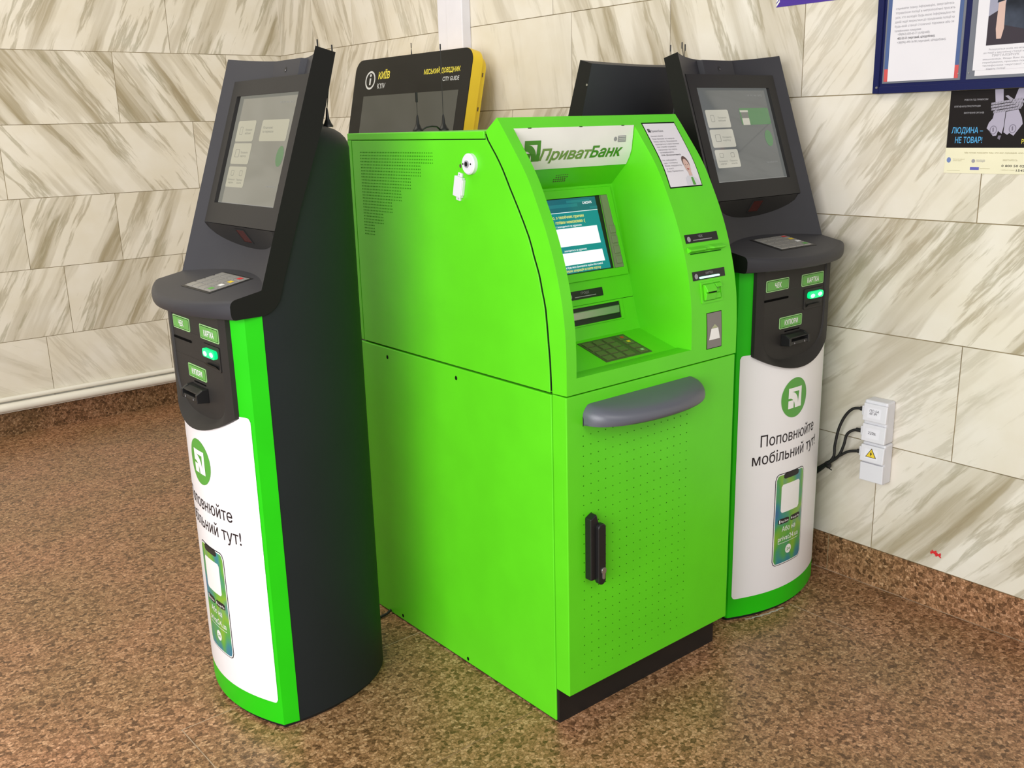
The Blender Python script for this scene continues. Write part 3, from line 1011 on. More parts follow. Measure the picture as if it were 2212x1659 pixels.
def kiosk_screen(t, kind):
    bgc = (0.210, 0.205, 0.170) if kind == 'L' else (0.125, 0.130, 0.124)
    til = (0.42, 0.40, 0.30) if kind == 'L' else (0.50, 0.48, 0.40)
    BG = glow('dim screen ' + kind, bgc, 1.0, rough=0.06)
    TL = glow('screen tile ' + kind, til, 1.0, rough=0.10)
    TG = glow('screen green tile', (0.085, 0.20, 0.085), 1.0, rough=0.10)
    TI = glow('screen icon line ' + kind, (0.16, 0.16, 0.14), 1.0)
    TW = glow('screen pale text ' + kind, (0.24, 0.24, 0.23), 1.0)
    S = lambda o: (lambda u, z: FP(u, z, 0.0310 - o))
    b = MB(); b.face([S(0)(*p) for p in ((-0.186, 1.427), (0.186, 1.427), (0.186, 1.718), (-0.186, 1.718))], BG)
    scr = b.build('screen', t)

    def tile(x0, x1, z0, z1, m=TL):
        b = MB(); flat(b, rrect(x0, x1, z0, z1, 0.006, 4), S(0.0006), m); return b
    tiles = [(-0.158, -0.046, 1.594, 1.649), (-0.158, -0.044, 1.534, 1.589), (-0.158, -0.044, 1.472, 1.527)]
    for i, q in enumerate(tiles):
        b = tile(*q)
        x0, x1, z0, z1 = q
        if i < 2:
            o = rrect(x0 + 0.020, x0 + (0.037 if i == 0 else 0.046), z0 + 0.018, z1 - 0.016, 0.003, 3)
            cx, cz = sum(p[0] for p in o) / len(o), sum(p[1] for p in o) / len(o)
            inn = [(cx + (p[0] - cx) * 0.86, cz + (p[1] - cz) * 0.90) for p in o]
            b.loft([[S(0.001)(*p) for p in o], [S(0.001)(*p) for p in inn]], TI, True)
            words = [('Поповнити', 'мобільний'), ('Поповнити', 'картку')][i]
            text(b, words[0], x0 + 0.055, x1 - 0.016, z0 + 0.028, 0.0055, TI, S(0.001), res=1)
            text(b, words[1], x0 + 0.055, x1 - 0.022, z0 + 0.019, 0.0055, TI, S(0.001), res=1)
        else:
            for cx in (x0 + 0.03, x1 - 0.03):
                o = rrect(cx - 0.009, cx + 0.009, z1 - 0.024, z1 - 0.010, 0.003, 3)
                inn = [(cx + (p[0] - cx) * 0.86, z1 - 0.017 + (p[1] - z1 + 0.017) * 0.86) for p in o]
                b.loft([[S(0.001)(*p) for p in o], [S(0.001)(*p) for p in inn]], TI, True)
            text(b, 'Поповнення', x0 + 0.010, x0 + 0.052, z0 + 0.018, 0.005, TI, S(0.001), res=1)
            text(b, 'картки', x0 + 0.016, x0 + 0.045, z0 + 0.010, 0.005, TI, S(0.001), res=1)
            text(b, 'Переказ', x1 - 0.050, x1 - 0.012, z0 + 0.018, 0.005, TI, S(0.001), res=1)
            text(b, 'коштів', x1 - 0.044, x1 - 0.016, z0 + 0.010, 0.005, TI, S(0.001), res=1)
        b.build('menu_tile', scr)
    if kind == 'L':
        b = tile(-0.008, 0.148, 1.594, 1.649)
        text(b, 'Платежі', 0.004, 0.060, 1.626, 0.006, TI, S(0.001), res=1)
        text(b, 'та перекази', 0.004, 0.068, 1.616, 0.006, TI, S(0.001), res=1)
        b.build('menu_tile', scr)
    else:
        b = tile(0.012, 0.166, 1.600, 1.653, TG)
        b.face([S(0.001)(*p) for p in ((0.018, 1.600), (0.054, 1.600), (0.054, 1.621), (0.018, 1.621))], TL)
        b.face([S(0.001)(*p) for p in ((0.018, 1.621), (0.054, 1.621), (0.054, 1.640), (0.018, 1.640))], TI)
        b.face([S(0.001)(*p) for p in ((0.014, 1.640), (0.056, 1.640), (0.056, 1.646), (0.014, 1.646))], TL)
        b.build('banner', scr)
    b = MB(); disc(b, 0.135, 1.556, 0.020, 0.026, S(0.0008), TG, 16); b.build('green_button', scr)
    b = MB()
    text(b, 'УКР  РУС  ENG   ВИХІД', 0.070, 0.150, 1.690, 0.005, TW, S(0.0008), res=1)
    text(b, 'приват24', 0.092, 0.150, 1.478, 0.0045, TW, S(0.0008), res=1)
    b.face([S(0.0008)(*p) for p in ((-0.182, 1.4275), (0.182, 1.4275), (0.182, 1.4305), (-0.182, 1.4305))], TW)
    b.build('lettering', scr)


def make_kiosk(label, loc, rz, kind):
    t = root('payment_kiosk', label, 'payment kiosk', loc, rz, 'payment kiosks around the cash machine')
    kiosk_body(t); kiosk_cover(t); kiosk_poster(t); kiosk_panel(t); kiosk_hood(t)
    return t


def copy_tree(o, parent=None):
    c = o.copy()
    COL.objects.link(c)
    if parent is not None:
        c.parent = parent
    for ch in list(o.children):
        copy_tree(ch, c)
    return c


k1 = make_kiosk('dark payment kiosk with white poster standing left of the green cash machine', (0.93, 2.498, 0), -math.pi / 2, 'L')
k2 = copy_tree(k1)
k2.location = (2.622, 1.752, 0); k2.rotation_euler = (0, 0, 0)
k2['label'] = 'dark payment kiosk with white poster between the green cash machine and the right wall'
k3 = copy_tree(k1)
k3.location = (2.575, 2.742, 0); k3.rotation_euler = (0, 0, math.pi)
k3['label'] = 'dark payment kiosk seen from behind, its back showing above the green cash machine'
kiosk_screen(k1, 'L')
kiosk_screen(k2, 'R')
b = MB(); b.tube([(0.245, 0.338, 1.74), (0.2585, 0.338, 1.74)], 0.004, STEEL, 8)
b.build('screw', k3)


# ---------------------------------------------------------------- antennas
def antenna(loc, h, label, group, lean=(0, 0), tip=0.02, sleeve=0.0, base=0.018):
    t = root('antenna', label, 'antenna', loc, 0, group)
    b = MB()
    b.tube([(0, 0, 0), (0, 0, 0.004), (0, 0, 0.010), (0, 0, 0.022), (0, 0, 0.045), (0, 0, 0.050)], [base, base, base * 0.72, base * 0.36, base * 0.2, 0.002], BLACK, 16)
    b.build('magnetic_base', t, smooth=40)
    top = Vector((lean[0], lean[1], h))
    b = MB(); b.tube([(0, 0, 0.045), top - Vector((0, 0, tip * 0.5))], 0.0011, BLACK, 6); b.build('whip', t)
    b = MB(); b.tube([top - Vector((0, 0, tip)), top], 0.0021 if tip < 0.03 else 0.0042, BLACK, 8); b.build('tip', t)
    return t


ga = 'whip antennas on top of the machines'
antenna((1.786, 2.62, 1.6072), 0.118, 'short black whip antenna with thick tip on the green cash machine top', ga, tip=0.030)
antenna((1.886, 2.62, 1.6072), 0.264, 'tall thin black whip antenna on the green cash machine top', ga, tip=0.016)
b = MB(); b.tube([(1.802, 2.62, 1.611), (1.815, 2.615, 1.619), (1.835, 2.612, 1.6215), (1.855, 2.614, 1.620), (1.871, 2.62, 1.611)], 0.0026, CABLE, 8)
tag(b.build('cable', smooth=50), 'short black cable linking the two antennas on the green cash machine', 'cable')
antenna((1.350, 2.458, 1.6262), 0.228, 'taller thin antenna peeking over the left kiosk screen top', ga, lean=(0.005, -0.013), tip=0.02, base=0.014)
antenna((1.345, 2.402, 1.6262), 0.207, 'shorter thin antenna peeking over the outer corner of the left kiosk', ga, lean=(0.000, -0.050), tip=0.016, base=0.014)
antenna((2.485, 2.172, 1.6262), 0.226, 'leftmost of three thin antennas peeking over the right kiosk screen top', ga, lean=(-0.017, 0.005), tip=0.02, base=0.012)
antenna((2.560, 2.172, 1.6262), 0.236, 'tallest thin antenna leaning left, middle of three behind the right kiosk', ga, lean=(-0.037, 0.005), tip=0.02, base=0.012)
antenna((2.520, 2.172, 1.6262), 0.230, 'thin antenna leaning right, last of three behind the right kiosk', ga, lean=(0.018, 0.005), tip=0.02, base=0.012)

# ---------------------------------------------------------------- cash machine
AX0, AX1 = 1.579, 2.251
FRONT = [(0.959, 1.716), (1.0, 1.716), (1.053, 1.716), (1.121, 1.7195), (1.166, 1.7255), (1.211, 1.734), (1.254, 1.745), (1.297, 1.758), (1.340, 1.774), (1.382, 1.792),
         (1.432, 1.817), (1.481, 1.843), (1.519, 1.868), (1.555, 1.896), (1.610, 1.940), (1.638, 1.964)]
REAR = [(0.957, 1.770), (1.0, 1.7715), (1.045, 1.774), (1.09, 1.7785), (1.171, 1.787), (1.215, 1.7985), (1.256, 1.809), (1.302, 1.828), (1.348, 1.846), (1.418, 1.886),
        (1.466, 1.916), (1.510, 1.942), (1.547, 1.969), (1.584, 2.0), (1.606, 2.010)]


def resample(P, n):
    out = []
    for i in range(len(P) - 1):
        p0, p1, p2, p3 = P[max(i - 1, 0)], P[i], P[i + 1], P[min(i + 2, len(P) - 1)]
        for j in range(n):
            u = j / n
            out.append(tuple(0.5 * (2 * p1[k] + (-p0[k] + p2[k]) * u + (2 * p0[k] - 5 * p1[k] + 4 * p2[k] - p3[k]) * u * u + (-p0[k] + 3 * p1[k] - 3 * p2[k] + p3[k]) * u ** 3) for k in (0, 1)))
    return out + [P[-1]]


FRONT = FRONT[:1] + resample(FRONT[1:15], 3) + FRONT[15:]
REAR = resample(REAR, 2)


def yfr(z):
    for (z0, y0), (z1, y1) in zip(FRONT, FRONT[1:]):
        if z <= z1:
            return y0 + (y1 - y0) * (z - z0) / (z1 - z0)
    return FRONT[-1][1]


A = root('cash_machine', 'bright green cash machine with lit screen standing between two dark kiosks', 'cash machine', (AX0, 1.716, 0))


def abuild(b, name, parent=A, **k):
    o = b.build(name, parent if parent is not A else None, **k)
    if parent is A:
        for v in o.data.vertices:
            v.co -= Vector((AX0, 1.716, 0))
        o.parent = A
    else:
        for v in o.data.vertices:
            v.co -= Vector((AX0, 1.716, 0))
    return o


# lower cabinet, plinth, door
b = MB(); b.box(AX0, AX1, 1.774, 2.705, 0.004, 0.952, GREEN)
for (y, z) in ((2.548, 0.922), (2.184, 0.921), (2.547, 0.020), (2.182, 0.018)):
    disc(b, y, z, 0.0055, 0.0065, lambda p, q: (AX0 - 0.0006, p, q), DGAP, 10)
abuild(b, 'lower_cabinet', bevel=0.003)
b = MB(); b.box(AX0 + 0.004, AX1 - 0.004, 1.764, 2.65, 0.0, 0.112, BLACK); abuild(b, 'plinth')
b = MB(); b.box(AX0 + 0.012, AX1 - 0.012, 1.768, 2.69, 0.5, 0.99, DGAP); abuild(b, 'seam_shade_block')  # dark block added inside so that the seams read as shaded
b = MB(); b.box(AX0, AX1, 1.718, 1.7715, 0.106, 0.9545, GREEN)
for i in range(16):
    for j in range(27):
        x, z = 1.636 + 0.02705 * i, 0.160 + 0.0273 * j
        if (i + j) % 1 == 0:
            disc(b, x, z, 0.0015, 0.0015, lambda p, q: (p, 1.7172, q), GDOT, 6)
door = abuild(b, 'lower_door', bevel=0.0025)
# lock handle
b = MB()
b.prism([(1.640, 0.440), (1.640, 0.616), (1.661, 0.626), (1.669, 0.600), (1.669, 0.440)], 1.718, 1.694, lambda x, z, y: (x, y, z), BLACK)
h = abuild(b, 'lock_handle', bevel=0.003)
b = MB()
b.prism(rrect(1.658, 1.685, 0.424, 0.600, 0.0135, 6), 1.700, 1.683, lambda x, z, y: (x, y, z), BLACK)
abuild(b, 'lever', h, bevel=0.003)
b = MB()
b.prism(rrect(1.670, 1.6795, 0.440, 0.470, 0.0045, 5), 1.686, 1.6805, lambda x, z, y: (x, y, z), STEEL)
b.prism(rrect(1.6665, 1.683, 0.455, 0.474, 0.0080, 6), 1.686, 1.6798, lambda x, z, y: (x, y, z), STEEL)
abuild(b, 'key_cylinder', h, bevel=0.0006)
# grey ledge
b = MB()
CXL, RX, RY = 1.855, 0.220, 0.110
rings = []
for k in range(33):
    a = math.pi * k / 32
    rings_pt = []
    cx, s = math.cos(a), math.sin(a) ** 0.85 if 0 < k < 32 else 0.0
    prof = [(0.0, 0.925), (0.45, 0.920), (0.75, 0.911), (0.90, 0.903), (0.97, 0.895), (1.0, 0.886), (0.985, 0.878), (0.94, 0.873), (0.0, 0.871)]
    for q, z in prof:
        e = min(1.0, 0.30 + 1.7 * math.sin(a))
        zz = 0.882 + (z - 0.882) * (e if z > 0.882 else 1)
        rings_pt.append((CXL - cx * RX, 1.7178 - max(RY * s, 0.004) * q, zz))
    rings.append(rings_pt)
b.loft(rings, GREYP, False, (False, False))
b.face([r[0] for r in rings] + [r[-1] for r in reversed(rings)], GREYP)
abuild(b, 'writing_ledge', smooth=50)

# upper cover: side door, top lid, rear frame
prof = [(y + 0.0085, z) for z, y in REAR[:-1]]
prof = [(prof[0][0], 0.9575)] + prof[1:] + [(2.012, 1.5845), (2.6805, 1.5845), (2.6805, 0.9575)]
b = MB(); b.prism(prof, AX1 - 0.012, AX1, lambda y, z, x: (x, y, z), GREEN); abuild(b, 'side_door', bevel=0.002)
core = [(y - 0.012, max(z, 0.962)) for z, y in REAR] + [(2.03, 1.59), (2.67, 1.575), (2.67, 0.962)]
b = MB(); b.prism(core, AX0 + 0.0025, AX0 + 0.011, lambda y, z, x: (x, y, z), DGAP); b.prism(core, AX1 - 0.021, AX1 - 0.013, lambda y, z, x: (x, y, z), DGAP); b.box(AX0 + 0.021, AX1 - 0.021, 2.67, 2.68, 0.95, 1.58, DGAP)
abuild(b, 'seam_shade_plates')  # dark plates added behind the fascia seam, inner shade put into their colour
b = MB(); b.prism(prof, AX0, AX0 + 0.012, lambda y, z, x: (x, y, z), GREEN)
for g in range(7):
    for r in range(4):
        z = 1.550 - 0.0091 * (g * 4 + r)
        y = 2.632 if True else 0
        while y > 2.254 + 0.0545 * g - 0.002:
            disc(b, y, z, 0.0017, 0.0019, lambda p, q: (AX0 - 0.0005, p, q), GDOT2, 6)
            y -= 0.0088
disc(b, 2.124, 1.517, 0.0045, 0.0055, lambda p, q: (AX0 - 0.0006, p, q), HAIR, 10)
abuild(b, 'side_door', bevel=0.002)
b = MB(); b.prism([(2.0165, 1.5865), (2.018, 1.606), (2.706, 1.606), (2.706, 1.5865)], AX0, AX1, lambda y, z, x: (x, y, z), GREEN); abuild(b, 'top_lid', bevel=0.002)
b = MB(); b.box(AX0, AX1, 2.6825, 2.706, 0.9575, 1.5855, GREEN); abuild(b, 'rear_frame', bevel=0.002)
# camera and contact on the side
b = MB(); b.tube([(AX0, 2.076, 1.523), (AX0 - 0.010, 2.076, 1.523), (AX0 - 0.013, 2.076, 1.523)], [0.0275, 0.0275, 0.0245], PLAST, 28)
c = abuild(b, 'surveillance_camera', smooth=40)
b = MB()
b.tube([(AX0 - 0.012, 2.079, 1.523), (AX0 - 0.0155, 2.079, 1.523)], 0.0095, GINK, 18)
b.tube([(AX0 - 0.012, 2.079, 1.523), (AX0 - 0.016, 2.079, 1.523)], 0.0062, BLACK, 18)
for y in (2.0955, 2.0625):
    b.tube([(AX0 - 0.012, y, 1.523), (AX0 - 0.0138, y, 1.523)], 0.0025, BLACK, 10)
abuild(b, 'camera_lens', c)
M2 = Matrix.Rotation(math.radians(-13), 4, 'X')


def ctr(x, y, z):
    v = M2 @ Vector((0, y, z))
    return (x, 2.127 - v.y * 1.0, 1.463 + v.z)


b = MB()
for (y0, y1, z0, z1, d) in ((-0.0165, 0.0165, -0.027, 0.027, 0.012), (-0.010, 0.008, 0.027, 0.037, 0.006), (-0.008, 0.010, -0.037, -0.027, 0.006), (0.0165, 0.020, -0.020, 0.022, 0.010)):
    V = [ctr(AX0 - dd, y, z) for dd in (0, d) for y, z in ((y0, z0), (y1, z0), (y1, z1), (y0, z1))]
    b.mesh(V, [(0, 1, 2, 3), (4, 5, 6, 7), (0, 1, 5, 4), (1, 2, 6, 5), (2, 3, 7, 6), (3, 0, 4, 7)], PLAST)
for z in (0.032, -0.032):
    y = -0.003 if z > 0 else 0.003
    b.face([ctr(AX0 - 0.0064, y + 0.002 * math.cos(k), z + 0.002 * math.sin(k)) for k in [j * math.pi / 4 for j in range(8)]], GINK)
abuild(b, 'door_contact', bevel=0.0012)

# fascia with the recess
HX0, HX1 = 1.613, 2.052
ih0, ih1 = 1, 40                                                     # FRONT indices of the opening's foot and top
b = MB()
xs = [AX0, HX0, HX1, AX1]
P = [(y, z) for z, y in FRONT]
for i in range(len(P) - 1):
    for c in range(3):
        if c == 1 and ih0 <= i < ih1:
            continue
        b.face([(xs[c], *P[i]), (xs[c + 1], *P[i]), (xs[c + 1], *P[i + 1]), (xs[c], *P[i + 1])], GREEN)
Rr = [(y, z) for z, y in REAR]
for x in (AX0, AX1):
    b.face([(x, *p) for p in P] + [(x, *p) for p in reversed(Rr)], GREEN)
for a, c in ((P[-1], Rr[-1]), (P[0], Rr[0])):
    for i in range(3):
        b.face([(xs[i], *a), (xs[i + 1], *a), (xs[i + 1], *c), (xs[i], *c)], GREEN)
# recess side walls
YB0, ZB0, KB = 1.94, 1.13, 0.277                                     # back panel plane


def yb(z):
    return YB0 + (z - ZB0) * KB


rec = [(1.716, 1.0), (1.764, 0.999), (1.772, 0.9965), (1.912, 1.0355), (yb(1.06), 1.06), (yb(1.447), 1.447), (1.970, 1.5035), (1.949, 1.545), (1.9445, 1.58), (1.9405, 1.6105)]
fr = [p for p in P[ih0:ih1 + 1]]
for x in (HX0, HX1):
    b.face([(x, *p) for p in rec] + [(x, *p) for p in reversed(fr[1:-1])], GREEN)
for a, c in zip(rec[:6], rec[1:7]):
    b.face([(HX0, *a), (HX1, *a), (HX1, *c), (HX0, *c)], GREEN)
fas = abuild(b, 'fascia', bevel=0.004, seg=3, angle=32, smooth=25)

# sign
SG = [(1.6105, 1.9405), (1.58, 1.9445), (1.545, 1.949), (1.525, 1.957), (1.5035, 1.970)]


def ysg(z):
    for (z0, y0), (z1, y1) in zip(SG[::-1], SG[::-1][1:]):
        if z <= z1:
            return y0 + (y1 - y0) * (z - z0) / (z1 - z0)
    return SG[0][1]


b = MB()
outl = [(y - 0.002, z) for z, y in SG] + [(1.985, 1.504), (1.965, 1.6105)]
b.prism(outl, HX0 + 0.0005, HX1 - 0.002, lambda y, z, x: (x, y, z), CREAM)
for x in (1.66, 1.84, 2.0):
    b.box(x, x + 0.011, 1.9380, 1.9405, 1.6092, 1.6112, DGAP)
sg = abuild(b, 'name_sign', smooth=40)
SF = lambda o: curved(lambda x, z: (x, ysg(z) - 0.002 - o, z), 1, 0.005)
b = MB(); bank_mark(b, 1.652, 1.5255, 0.055, 0.053, SF(0.0008), GTEXT); abuild(b, 'bank_emblem', sg)
b = MB()
GT2 = mat('pale sign green', (0.145, 0.27, 0.055), 0.4)
text(b, 'Приват', 1.706, 1.894, 1.5275, 0.0285, GT2, SF(0.0008), 0.030, 0.22, 4)
text(b, 'Банк', 1.889, 2.014, 1.5285, 0.0295, GTEXT, SF(0.0008), 0.030, 0.22, 4)
abuild(b, 'lettering', sg)
b = MB()
flat(b, [(1.991, 1.566), (2.022, 1.566), (2.022, 1.583), (1.991, 1.583)], SF(0.0008), GINK)
for z in (1.5705, 1.575, 1.5795):
    flat(b, [(1.994, z), (2.019, z), (2.019, z + 0.0012), (1.994, z + 0.0012)], SF(0.0013), CREAM)
disc(b, 1.981, 1.5745, 0.006, 0.006, SF(0.0008), GINK, 12)
abuild(b, 'sticker', sg)


# back panel devices
def BP(o):
    return lambda x, z: (x, yb(z) - o, z)


b = MB()
o4 = [(1.640, 1.192), (2.047, 1.192), (2.038, 1.441), (1.640, 1.441)]
i4 = [(1.664, 1.2135), (2.034, 1.2135), (2.019, 1.4185), (1.664, 1.4185)]
b.loft([[BP(-0.002)(*p) for p in o4], [BP(0.006)(*p) for p in o4], [BP(0.006)(*p) for p in i4], [BP(-0.003)(*p) for p in i4]], GREEN, True)
fr_ = abuild(b, 'screen_frame', bevel=0.0012)
TEAL = glow('teal screen', (0.0, 0.24, 0.235), 1.0, rough=0.15)
TEALD = glow('dark teal screen band', (0.006, 0.13, 0.15), 1.0, rough=0.15)
TEALM = glow('teal screen stripe', (0.012, 0.19, 0.20), 1.0, rough=0.15)
SWH = glow('white screen box', (0.95, 1.0, 0.98), 1.05, rough=0.15)
SYE = glow('yellow screen text', (0.82, 0.80, 0.18), 1.0)
b = MB()
flat(b, [(1.664, 1.2135), (1.995, 1.2135), (1.992, 1.4185), (1.664, 1.4185)], BP(0.0004), BLACK)
flat(b, [(1.672, 1.216), (1.984, 1.216), (1.973, 1.416), (1.672, 1.416)], BP(0.001), TEAL)
flat(b, [(1.672, 1.381), (1.975, 1.381), (1.973, 1.416), (1.672, 1.416)], BP(0.0014), TEALD)
flat(b, [(1.76, 1.393), (1.90, 1.393), (1.90, 1.402), (1.76, 1.402)], BP(0.0018), TEALM)
flat(b, [(1.86, 1.404), (1.95, 1.404), (1.95, 1.411), (1.86, 1.411)], BP(0.0018), TEALM)
flat(b, [(1.945, 1.384), (1.975, 1.384), (1.975, 1.390), (1.945, 1.390)], BP(0.0018), TEALM)
flat(b, [(1.672, 1.379), (1.974, 1.379), (1.974, 1.3805), (1.672, 1.3805)], BP(0.0018), SWH)
flat(b, [(1.69, 1.2885), (1.963, 1.2885), (1.960, 1.337), (1.69, 1.337)], BP(0.0018), SWH)
flat(b, [(1.69, 1.238), (1.966, 1.238), (1.963, 1.271), (1.69, 1.271)], BP(0.0018), SWH)
sc = abuild(b, 'screen', fr_)
b = MB()
text(b, 'CAK23475', 1.920, 1.956, 1.3985, 0.0065, SWH, BP(0.002), 0.02)
abuild(b, 'lettering', fr_)
b = MB()
text(b, 'о, з технічних причин', 1.798, 1.916, 1.364, 0.0082, SYE, BP(0.002), 0.022)
text(b, 'готівки неможлива :(', 1.806, 1.918, 1.3505, 0.0082, SYE, BP(0.002), 0.022)
abuild(b, 'lettering', fr_)
b = MB()
text(b, 'т знаходиться за адресою:', 1.803, 1.902, 1.3405, 0.0052, SWH, BP(0.002), 0.01)
text(b, 'знаходиться за адресою:', 1.818, 1.904, 1.2745, 0.0052, SWH, BP(0.002), 0.01)
abuild(b, 'lettering', fr_)
b = MB()
text(b, 'у в будь-яких банкоматах країни без комісії', 1.806, 1.955, 1.2295, 0.0052, SWH, BP(0.002), 0.01)
text(b, 'інших операцій вставте картку', 1.812, 1.945, 1.2195, 0.0068, SYE, BP(0.002), 0.016)
abuild(b, 'lettering', fr_)
KEYG = mat('olive grey key strip', (0.20, 0.23, 0.13), 0.4)
b = MB()
q = [(1.999, 1.214), (2.033, 1.214), (2.018, 1.418), (1.994, 1.418)]
b.loft([[BP(-0.002)(*p) for p in q], [BP(0.005)(*p) for p in q]], KEYG, True, (False, True))
ks = abuild(b, 'function_key_strip')
for k in range(4):
    z0 = 1.3115 - 0.0288 * k; x0 = 2.004 + 0.0012 * k
    b = MB()
    q = [(x0, z0), (x0 + 0.022, z0), (x0 + 0.022, z0 + 0.0205), (x0, z0 + 0.0205)]
    b.loft([[BP(0.005)(*p) for p in q], [BP(0.008)(*p) for p in q]], KEYG, True, (False, True))
    abuild(b, 'function_key', ks, bevel=0.001)


def plate(name, s, x0, x1, z0, z1, fn, nrm):
    b = MB()
    b.loft([[fn(-0.001)(*p) for p in ((x0, z0), (x1, z0), (x1, z1), (x0, z1))], [fn(0.0015)(*p) for p in ((x0, z0), (x1, z0), (x1, z1), (x0, z1))]], BLACK, True, (False, True))
    p = abuild(b, name)
    b = MB()
    h = z1 - z0; w = x1 - x0
    disc(b, x0 + 0.10 * w, z0 + 0.46 * h, 0.0072, 0.0072, fn(0.0020), GINK, 12)
    text(b, s, x0 + 0.40 * w, x0 + (0.53 if len(s) == 3 else 0.62) * w, z0 + 0.55 * h, 0.0065, GINK, fn(0.0020))
    flat(b, [(x0 + 0.22 * w, z0 + 0.24 * h), (x0 + 0.80 * w, z0 + 0.24 * h), (x0 + 0.80 * w, z0 + 0.33 * h), (x0 + 0.22 * w, z0 + 0.33 * h)], fn(0.0020), GINK)
    abuild(b, 'lettering', p)
    return p


plate('cash_label', 'ГРОШІ', 1.792, 1.934, 1.144, 1.167, BP, None)
b = MB()
flat(b, [(1.70, 1.075), (1.987, 1.075), (1.989, 1.122), (1.70, 1.122)], BP(0.001), BLACK)
o4 = [(1.695, 1.072), (1.999, 1.072), (2.001, 1.127), (1.695, 1.127)]
i4 = [(1.700, 1.075), (1.987, 1.075), (1.989, 1.122), (1.700, 1.122)]
b.loft([[BP(0.0)(*p) for p in o4], [BP(0.004)(*p) for p in o4], [BP(0.004)(*p) for p in i4], [BP(0.001)(*p) for p in i4]], GREEN, True)
cdp = abuild(b, 'cash_dispenser')
b = MB()
q = [(1.702, 1.091), (1.979, 1.091), (1.983, 1.112), (1.702, 1.112)]
b.loft([[BP(0.001)(*p) for p in q], [BP(0.008)(*p) for p in q]], STEEL, True, (False, True))
abuild(b, 'dispenser_flap', cdp, bevel=0.002)
b = MB(); flat(b, [(1.62, 1.1263), (2.051, 1.1263), (2.051, 1.1277), (2.001, 1.1277), (1.62, 1.1277)], BP(0.0006), GDOT); abuild(b, 'panel_seam')
# speaker grille under the sign
b = MB()
for i in range(4):
    for s in range(6):
        t_ = 0.30 + 0.10 * i
        x = 1.800 + 0.008 * s + 0.004 * (i % 2)
        y = 1.972 + (yb(1.447) - 1.972) * t_; z = 1.5030 - 0.056 * t_ - 0.0012
        b.face([(x, y, z), (x + 0.005, y, z), (x + 0.005, y + 0.004, z - 0.0035), (x, y + 0.004, z - 0.0035)], HAIR)
abuild(b, 'speaker_grille')


# keypad
def KS(x, y, o=0.0):
    return (x, y, 0.9965 + (y - 1.772) * 0.2786 + o)


KPG = mat('greenish steel keypad', (0.075, 0.10, 0.035), 0.45, metal=0.2)
KPK = mat('greenish steel key', (0.115, 0.15, 0.05), 0.4, metal=0.2)
b = MB()
q = [(1.786, 1.783), (1.965, 1.783), (1.965, 1.896), (1.786, 1.896)]
b.loft([[KS(*p, -0.002) for p in q], [KS(*p, 0.0018) for p in q]], KPG, True, (False, True))
kp = abuild(b, 'keypad')
for r in range(4):
    for c in range(4):
        x0 = 1.793 + 0.040 * c + (0.012 if c == 3 else 0); y0 = 1.867 - 0.0262 * r
        w = 0.030
        b = MB()
        q = [(x0, y0), (x0 + w, y0), (x0 + w, y0 + 0.019), (x0, y0 + 0.019)]
        b.loft([[KS(*p, 0.0018) for p in q], [KS(*p, 0.0042) for p in q]], KPK, True, (False, True))
        if c == 3 and r in (0, 1, 3):
            q2 = [(x0 + 0.010, y0 + 0.005), (x0 + 0.022, y0 + 0.005), (x0 + 0.022, y0 + 0.014), (x0 + 0.010, y0 + 0.014)]
            b.face([KS(*p, 0.0046) for p in q2], {0: RED, 1: YEL, 3: LABE}[r])
        abuild(b, 'key', kp)


# right column of the fascia
def FF(o):
    return curved(lambda x, z: (x, yfr(z) - o, z), 1, 0.006)


b = MB()
n = 12
rows_ = [1.438 + (1.616 - 1.438) * k / n for k in range(n + 1)]
xl = lambda z: 2.071 + (z - 1.438) / 0.178 * 0.013
xr = lambda z: 2.209 + (z - 1.438) / 0.178 * 0.015
for z0, z1 in zip(rows_, rows_[1:]):
    b.face([FF(0.0004)(xl(z0), z0), FF(0.0004)(xr(z0), z0), FF(0.0004)(xr(z1), z1), FF(0.0004)(xl(z1), z1)], DGAP)
    a0, a1 = max(z0, 1.4415), min(z1, 1.6125)
    b.face([FF(0.0010)(xl(a0) + 0.003, a0), FF(0.0010)(xr(a0) - 0.003, a0), FF(0.0010)(xr(a1) - 0.003, a1), FF(0.0010)(xl(a1) + 0.003, a1)], PAPER)
nt_ = abuild(b, 'notice', smooth=40)
b = MB()
F1 = FF(0.0015)
bank_mark(b, 2.092, 1.589, 0.010, 0.009, F1, INK)
text(b, 'ПриватБанк', 2.103, 2.156, 1.5895, 0.0055, GINK, F1, 0.02, 0.15, 1)
lines = ['Шановні клієнти!', 'Якщо банкомат не повернув', 'Вашу картку, блокування', 'проводиться в цілях безпеки', 'при спробі отримати', 'інформацію про картку', 'зателефонуйте:', '3700 (безкоштовно)']
wid = [2.142, 2.184, 2.189, 2.191, 2.172, 2.170, 2.150, 2.172]
for k, s in enumerate(lines):
    text(b, s, 2.0915, wid[k], 1.5765 - 0.0074 * k, 0.0038, GINK if k < 7 else INK, F1, 0.01, 0, 1)
for k, (s, w) in enumerate((('Не забувайте', 2.143), ('що готівку', 2.143), ('Вам надають', 2.155), ('у касі', 2.115), ('Ваш ПриватБанк', 2.152))):
    text(b, s, 2.0855, w, 1.511 - 0.0074 * k, 0.0038, GINK, F1, 0.01, 0, 1)
abuild(b, 'lettering', nt_)
b = MB()
F2, F3, F4 = FF(0.0014), FF(0.0018), FF(0.0022)
flat(b, [(2.146, 1.443), (2.150, 1.462), (2.160, 1.469), (2.178, 1.468), (2.196, 1.458), (2.204, 1.443)], F2, mat('printed grey jacket', (0.60, 0.60, 0.64), 0.6))
disc(b, 2.1755, 1.503, 0.0135, 0.0185, F2, HAIR, 16)
